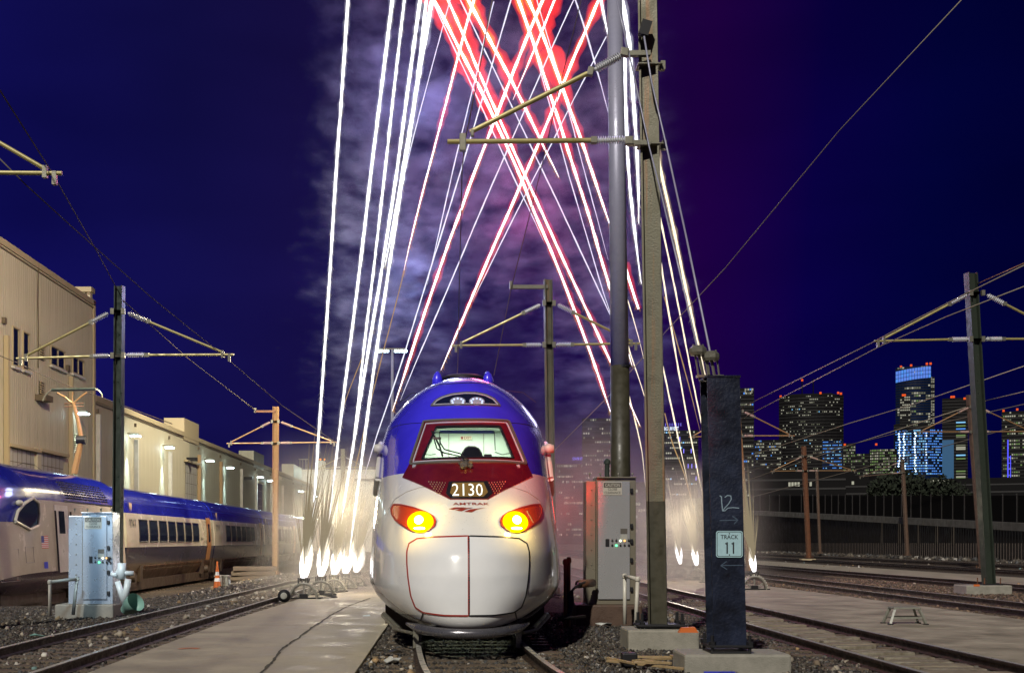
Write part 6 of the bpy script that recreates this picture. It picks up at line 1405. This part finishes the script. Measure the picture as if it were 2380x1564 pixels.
trail('cream trail between the masts, upper', [(1455, 690), (1461, 704), (1483.6, 782), (1500, 850)], 4, 'cream', 51)
trail('cream trail between the masts, lower', [(1458, 790), (1463, 815), (1487, 886), (1510, 960)], 4, 'cream', 51.5)
trail('lowest cream trail between the masts', [(1462, 920), (1478, 985), (1492, 1050), (1500, 1130)], 4, 'cream', 52)
trail('tan trail low beside the foreground mast', [(1538, 835), (1546, 880), (1557, 930), (1575, 1010), (1600, 1130)], 5, 'cream', 52.5, 3)
trail('cream trail low in the right smoke', [(1545, 960), (1563, 1030), (1590, 1100), (1625, 1230)], 4, 'tan', 50)

# launchers: half-wheel racks of tubes with a burning fountain on each
def launcher(label, u, v, Y, wpx, lit=True, flab=None, fh=62, lean=0.12, spread=.21, fw=17, rows=2):
    s = F / Y; r = wpx / s / 2; t = thing('firework_launcher', label, 'firework launcher', (X(u, Y), Y, 0.004), 'half-wheel firework racks')
    n = 22
    for yy in (-.07, .07):
        mb = MB(); pts = []
        for k in range(n + 1): a = math.pi * k / n; pts.append((r * math.cos(a), yy, r * math.sin(a) * 1.12))
        mb.path(pts, .035, 6).build('rim', M['launcher'], t)
    for a in (35, 90, 145): MB().box((r * .5 * math.cos(R(a)), 0, r * .52 * math.sin(R(a))), (r * .92, .05, .045), ry=-R(a)).build('spoke', M['launcher'], t)
    MB().b2((-r * 1.3, -.10, 0), (r * 1.3, .10, .03)).build('base_bar', M['dark'], t)
    MB().box((0, 0, .07), (.22, .16, .12)).build('hub_block', M['dark'], t)
    tm_ = MB().tube((0, 0, 0), (0, 0, .085), .030, 8).mesh('tube'); tm_.materials.append(M['tubew'])
    for k in range(17):
        a = math.pi * (k + .5) / 17; o = link('mortar_tube', tm_, None, t, (r * 1.02 * math.cos(a), 0, r * 1.14 * math.sin(a))); o.rotation_euler = (0, math.pi / 2 - a, 0); o.scale = (1, 1, .8)
    mb = MB()
    for k in range(7): mb.tube((-.14 + k * .045, random.uniform(-.05, .05), r * 1.13), (-.15 + k * .05, 0, r * 1.13 + .12 + random.uniform(0, .05)), .022, 6)
    mb.build('fuse_cluster', M['tubes'], t)
    if not lit: return
    f = thing('firework_fountain', flab, 'firework fountain', (X(u, Y), Y, r * 1.14 + .16), 'burning fountains on the racks')
    sx = lean
    for k in (0, .5, 1, 1.5, 2):
        L = fh / s * random.uniform(.5, .85); a = lean + (k - 1) * .16; wf = fw / s / 2 * random.uniform(.35, .6)
        MB().lathe(((k - 1) * .05, (k - 1) * .05, 0), ((k - 1) * .05 + math.sin(a) * L, (k - 1) * .05, L), [(0, .015), (.15, wf * .42), (.45, wf * .55), (.75, wf * .35), (.92, wf * .15), (1, .01)], 8).build('flame', E['flame'], f, smooth=True)
    Lg = fh / s * random.uniform(1.1, 1.7); MB().lathe((0, 0, -.05), (math.sin(lean) * Lg, 0, Lg), [(0, .02), (.12, fw / s * .36), (.3, fw / s * .58), (.55, fw / s * .55), (.8, fw / s * .32), (1, .02)], 12).build('glare', E['flv'], f, smooth=True)
    mb = MB()
    for k in range(85):
        a = lean + random.gauss(0, spread * .45); L = random.uniform(.5, 1.0) * random.uniform(.8, 4.0) * (1 - abs(a - lean) * .8); st = random.uniform(.2, .9); p0 = Vector((math.sin(a) * st * .5, random.uniform(-.1, .1), st)); p1 = p0 + Vector((math.sin(a) * L, random.uniform(-.3, .3), math.cos(a) * L)); mid = (p0 + p1) / 2 + Vector((math.sin(a) * -.04 * L, 0, .0))
        mb.path([p0, mid, p1], [.010, .012, .002], 3)
    h = mb.build('spark_streaks', E['beige'], f); h['kind'] = 'stuff'
for k, (u, v, Y, w_, ln) in enumerate(((706, 1394, 33, 62, .14), (746, 1385, 35.3, 56, .12), (777, 1378, 37.5, 50, .16), (803, 1373, 39.7, 44, .16), (828, 1368, 42, 40, .2))):
    nm = ['nearest', 'second', 'third', 'fourth', 'farthest'][k]
    launcher(f'{nm} half-wheel firework rack in the left row on the walkway', u, v, Y, w_, True, f'white flame fountain on the {nm} rack of the left row', fh=66 - k * 3, lean=ln, fw=27)
for k, (u, v, Y, w_, ln) in enumerate(((1753, 1371, 39, 54, -.18), (1654, 1352, 45.5, 44, -.16), (1619, 1349, 48.5, 44, -.16), (1581, 1342, 52, 40, -.14))):
    nm = ['rack right of the blue-black column', 'rack half hidden by the blue-black column', 'rack just left of the blue-black column', 'rack nearest the foreground mast'][k]
    launcher(f'right walkway firework {nm}', u, v, Y, w_, True, f'white flame fountain on the {nm}', fh=50, lean=ln, fw=15, spread=.22)

# smoke, three bodies of drifting air lit by the fireworks
def smoke(name, label, a, b, expr, color=(.9, .9, .95), dens_=.1, aniso=.0):
    m = bpy.data.materials.new(name); m.use_nodes = True; t = m.node_tree; t.nodes.clear()
    co = t.nodes.new('ShaderNodeTexCoord'); v = N(t, 'ShaderNodeVolumePrincipled'); v.inputs['Color'].default_value = (*color, 1); v.inputs['Anisotropy'].default_value = aniso
    t.links.new(math_(t, 'MULTIPLY', expr(t, co.outputs['Object']), dens_), v.inputs['Density'])
    o = N(t, 'ShaderNodeOutputMaterial'); t.links.new(v.outputs[0], o.inputs['Volume'])
    c = [(a[i] + b[i]) / 2 for i in range(3)]
    ob = MB().b2([a[i] - c[i] for i in range(3)], [b[i] - c[i] for i in range(3)]).build(name, m, None, c); tag(ob, label, 'smoke', kind='stuff'); return ob
def mr(t, v, a, b, c=0, d=1, sm=True):
    n = N(t, 'ShaderNodeMapRange', interpolation_type='SMOOTHSTEP' if sm else 'LINEAR'); t.links.new(v, n.inputs[0])
    for i, q in enumerate((a, b, c, d)): n.inputs[1 + i].default_value = q
    return n.outputs[0]
def plume(t, co):
    s = t.nodes.new('ShaderNodeSeparateXYZ'); t.links.new(co, s.inputs[0]); x, y, z = s.outputs
    mp = N(t, 'ShaderNodeMapping'); mp.inputs['Scale'].default_value = (.30, .16, 1.05); mp.inputs['Rotation'].default_value = (0, .12, 0); t.links.new(co, mp.inputs[0])
    n = N(t, 'ShaderNodeTexNoise', Scale=2.0, Detail=6.0, Roughness=.66); t.links.new(mp.outputs[0], n.inputs['Vector'])
    f = mr(t, n.outputs[0], .47, .76)
    xn = math_(t, 'SUBTRACT', x, math_(t, 'MULTIPLY', z, .03))
    xr = math_(t, 'ADD', x, math_(t, 'MULTIPLY', z, .10)); side = math_(t, 'MULTIPLY', mr(t, math_(t, 'ADD', xn, math_(t, 'MULTIPLY', n.outputs[0], 5.0)), -4.6, -2.2), mr(t, xr, 5.6, 8.0, 1, 0))
    up = mr(t, z, -9, 3, .12, 1)
    hole = math_(t, 'SUBTRACT', 1, math_(t, 'MULTIPLY', math_(t, 'MULTIPLY', mr(t, x, -3.2, -1.2), mr(t, x, 1.2, 4.2, 1, 0)), mr(t, z, -1, 4, .8, 0)))
    return math_(t, 'MULTIPLY', math_(t, 'MULTIPLY', f, side), math_(t, 'MULTIPLY', up, hole))
smoke('smoke', 'drifting smoke lit blue-white and violet around the firework trails', (-9, 44, -.0), (12.5, 58, 23), plume, color=(.62, .70, 1.0), dens_=.12)
def base_(t, co):
    s = t.nodes.new('ShaderNodeSeparateXYZ'); t.links.new(co, s.inputs[0]); x, y, z = s.outputs
    mp = N(t, 'ShaderNodeMapping'); mp.inputs['Scale'].default_value = (.5, .3, .35); t.links.new(co, mp.inputs[0])
    n = N(t, 'ShaderNodeTexNoise', Scale=1.6, Detail=3.0, Roughness=.55); t.links.new(mp.outputs[0], n.inputs['Vector'])
    f = mr(t, n.outputs[0], .30, .75, .25, 1)
    ed = math_(t, 'MULTIPLY', mr(t, math_(t, 'ABSOLUTE', x), .8, 2.7, 1, 0), mr(t, z, -.5, 2.3, 1, 0))
    return math_(t, 'MULTIPLY', f, ed)
smoke('smoke', 'warm beige smoke low around the left row of fountains', (-6.2, 33, .05), (-.7, 50, 5.4), base_, (.95, .90, .78), .13)
smoke('smoke', 'warm beige smoke low around the right row of fountains', (6.2, 41, .05), (12.2, 56, 5.4), base_, (.95, .90, .78), .19)

smoke('smoke', 'thin reddish smoke standing right of the white train', (1.9, 30, .05), (5.6, 42, 6.4), base_, (1, .8, .8), .12)
fc = thing('firing_cable', 'thin black firing cable trailing along the left row of racks', 'cable', (X(706, 33), 33, 0))
pts = [(0, .2, .012)]; yy = 0
while yy < 9.5: yy += .35; pts.append((-.0 + .28 * math.sin(yy * 1.7) + .55 - yy * .01, yy, .012))
MB().path(pts, .016, 5).build('cable', M['rubber'], fc, smooth=True)
MB().path([(x + .25 * math.cos(y * 2.1), y, .012) for x, y, z in pts[:16]], .014, 5).build('cable', M['rubber'], fc, smooth=True)
# ================================================================== litter and small things
def scrap(label, u, v, w, d, h, m, rz, nm='scrap', cat='scrap', Y=None):
    Y = Y or 4480 / (v - 1255); o = MB(); n = 7; pts = []
    for k in range(n): a = 6.283 * k / n; pts.append((math.cos(a) * w / 2 * random.uniform(.6, 1), math.sin(a) * d / 2 * random.uniform(.6, 1), random.uniform(0, h)))
    o.v = [(0, 0, h * .8)] + pts + [(x * .98, y * .98, z - .012) for x, y, z in pts]; o.f = [(0, 1 + k, 1 + (k + 1) % n) for k in range(n)] + [(1 + k, 1 + (k + 1) % n, 1 + n + (k + 1) % n, 1 + n + k) for k in range(n)] + [tuple(1 + n + k for k in range(n))[::-1]]
    ob = o.build(nm, M[m], None, (X(u, Y), Y, -.015)); ob.rotation_euler = (0, 0, rz); return tag(ob, label, cat)
scrap('crumpled grey sheet of metal left of the nose rail', 905, 1520, .42, .30, .10, 'alumd', .3, 'sheet_scrap', 'metal scrap')
scrap('pale crumpled plastic bag near the bottom left of the nose rail', 915, 1538, .34, .3, .09, 'paper', 1.1, 'plastic_bag', 'plastic bag')
scrap('green torn plastic lying in the left gravel near the rail', 88, 1478, .40, .3, .06, 'tarp', .4, 'plastic_scrap', 'plastic scrap')
scrap('flattened clear bottle on the walkway left of the train', 852, 1431, .22, .10, .05, 'pvc', .1, 'bottle', 'bottle')
scrap('white paper scrap beside the near right rail', 2392 / 1.0 - 1, 1540, .1, .1, .05, 'paper', 0, 'paper_scrap', 'paper scrap')
scrap('white folded paper standing against the near right rail', 2047, 1548, .14, .12, .12, 'paper', .5, 'paper_scrap', 'paper scrap')
scrap('flat grey stone slab beside the right cabinet base', 1405, 1455, .42, .25, .10, 'paper', .6, 'stone_slab', 'stone')
tag(MB().box((0, 0, .09), (.20, .18, .18)).build('block', M['dark'], None, (X(1462, 15.6), 15.6, -.03), bevel=.02), 'small black block on the gravel in front of the mast plinth', 'block')
tag(MB().prism([(-.13, 0), (-.08, .07), (.10, .08), (.15, 0)], 1, -.06, .06).build('orange_bracket', M['orange'], None, (X(1602, 17.2), 17.35, .275)), 'orange plastic piece lying on the mast plinth', 'plastic piece')
tp = thing('timber_pile', 'pile of broken pale timber strips at the bottom edge', 'timber', (X(1500, 14.9), 14.9, 0))
for k, (u0, v0, u1, v1, zz, w_) in enumerate(((1412, 1539, 1478, 1553, .05, .05), (1412, 1542, 1590, 1561, .03, .05), (1475, 1553, 1560, 1555, .07, .045), (1478, 1536, 1625, 1538, .05, .06), (1500, 1556, 1560, 1562, .1, .04), (1560, 1541, 1600, 1552, .09, .04), (1470, 1548, 1570, 1541, .06, .035), (1590, 1536, 1600, 1545, .13, .05))):
    a = Vector((*gp(u0, v0), zz)) - tp.location; b = Vector((*gp(u1, v1), zz + .02)) - tp.location; d = b - a
    MB().box(((a + b) / 2), (d.length, w_, .03), rz=math.atan2(d.y, d.x)).build('strip', M['wood'], tp, bevel=.004)
bs = thing('fallen_sign', 'blue sign lying on the ground at the bottom edge by the column plinth', 'sign', (X(1664, 14.3), 14.05, -.01))
MB().box((0, 0, .04), (.36, .18, .015), rx=.3).build('face', M['bluesign'], bs); me = text_mesh('STOP', .22, .10)
o = link('lettering', me, M['signw'], bs, (.08, -.012, .060)); o.rotation_euler = (.55, 0, math.pi)
# wooden planks / dead timber by the brown pole
dt = thing('timber_stack', 'dark stack of old sleepers beside the brown pole', 'timber', (X(585, 55), 55, ground_z(-9, 55)))
for k in range(3): MB().box((.08 * k, 0, .12 + k * .22), (2.0, .3, .2), rz=.1 * k).build('sleeper', M['tie'], dt, bevel=.02)
wh = thing('wheel_hub', 'small round hub lying by the left rail near the first rack', 'hub', (X(661, 31.5), 31.5, .0)); MB().lathe((0, -.12, .15), (0, .12, .15), [(0, .16), (.3, .17), (.7, .17), (1, .15)], 16).build('rim', M['dark'], wh, smooth=True); MB().lathe((0, -.14, .15), (0, -.121, .15), [(0, .07), (1, .09)], 12).build('hub', M['boxg'], wh)
# rubble scattered on the left ballast and by the viaduct foot
rb = region(-9.2, -6.2, 15, 60, .9); st_ = rb
for k, (x, y) in enumerate(region(-4.95, -4.35, 16, 31, 2.2)):
    pass
stones('rubble', np.concatenate([region(-9.3, -6.2, 20, 60, .8), region(-5.9, -4.9, 15, 40, 3.0), region(-1.0, -.4, 13.5, 17, 8), region(3.0, 5.4, 14, 40, 2), region(8, 43, 40, 90, .10)]), .085, 'pale scattered rubble, paper and broken ties between the tracks', .03,
       [(.30, .26, .20), (.40, .37, .32), (.22, .17, .10), (.16, .12, .08), (.5, .48, .42), (.30, .2, .1), (.2, .32, .3)])
stones('rubble', region(40, 44.2, 62, 160, 2.2), .30, 'low heap of rubble along the foot of the dark viaduct wall', .02)
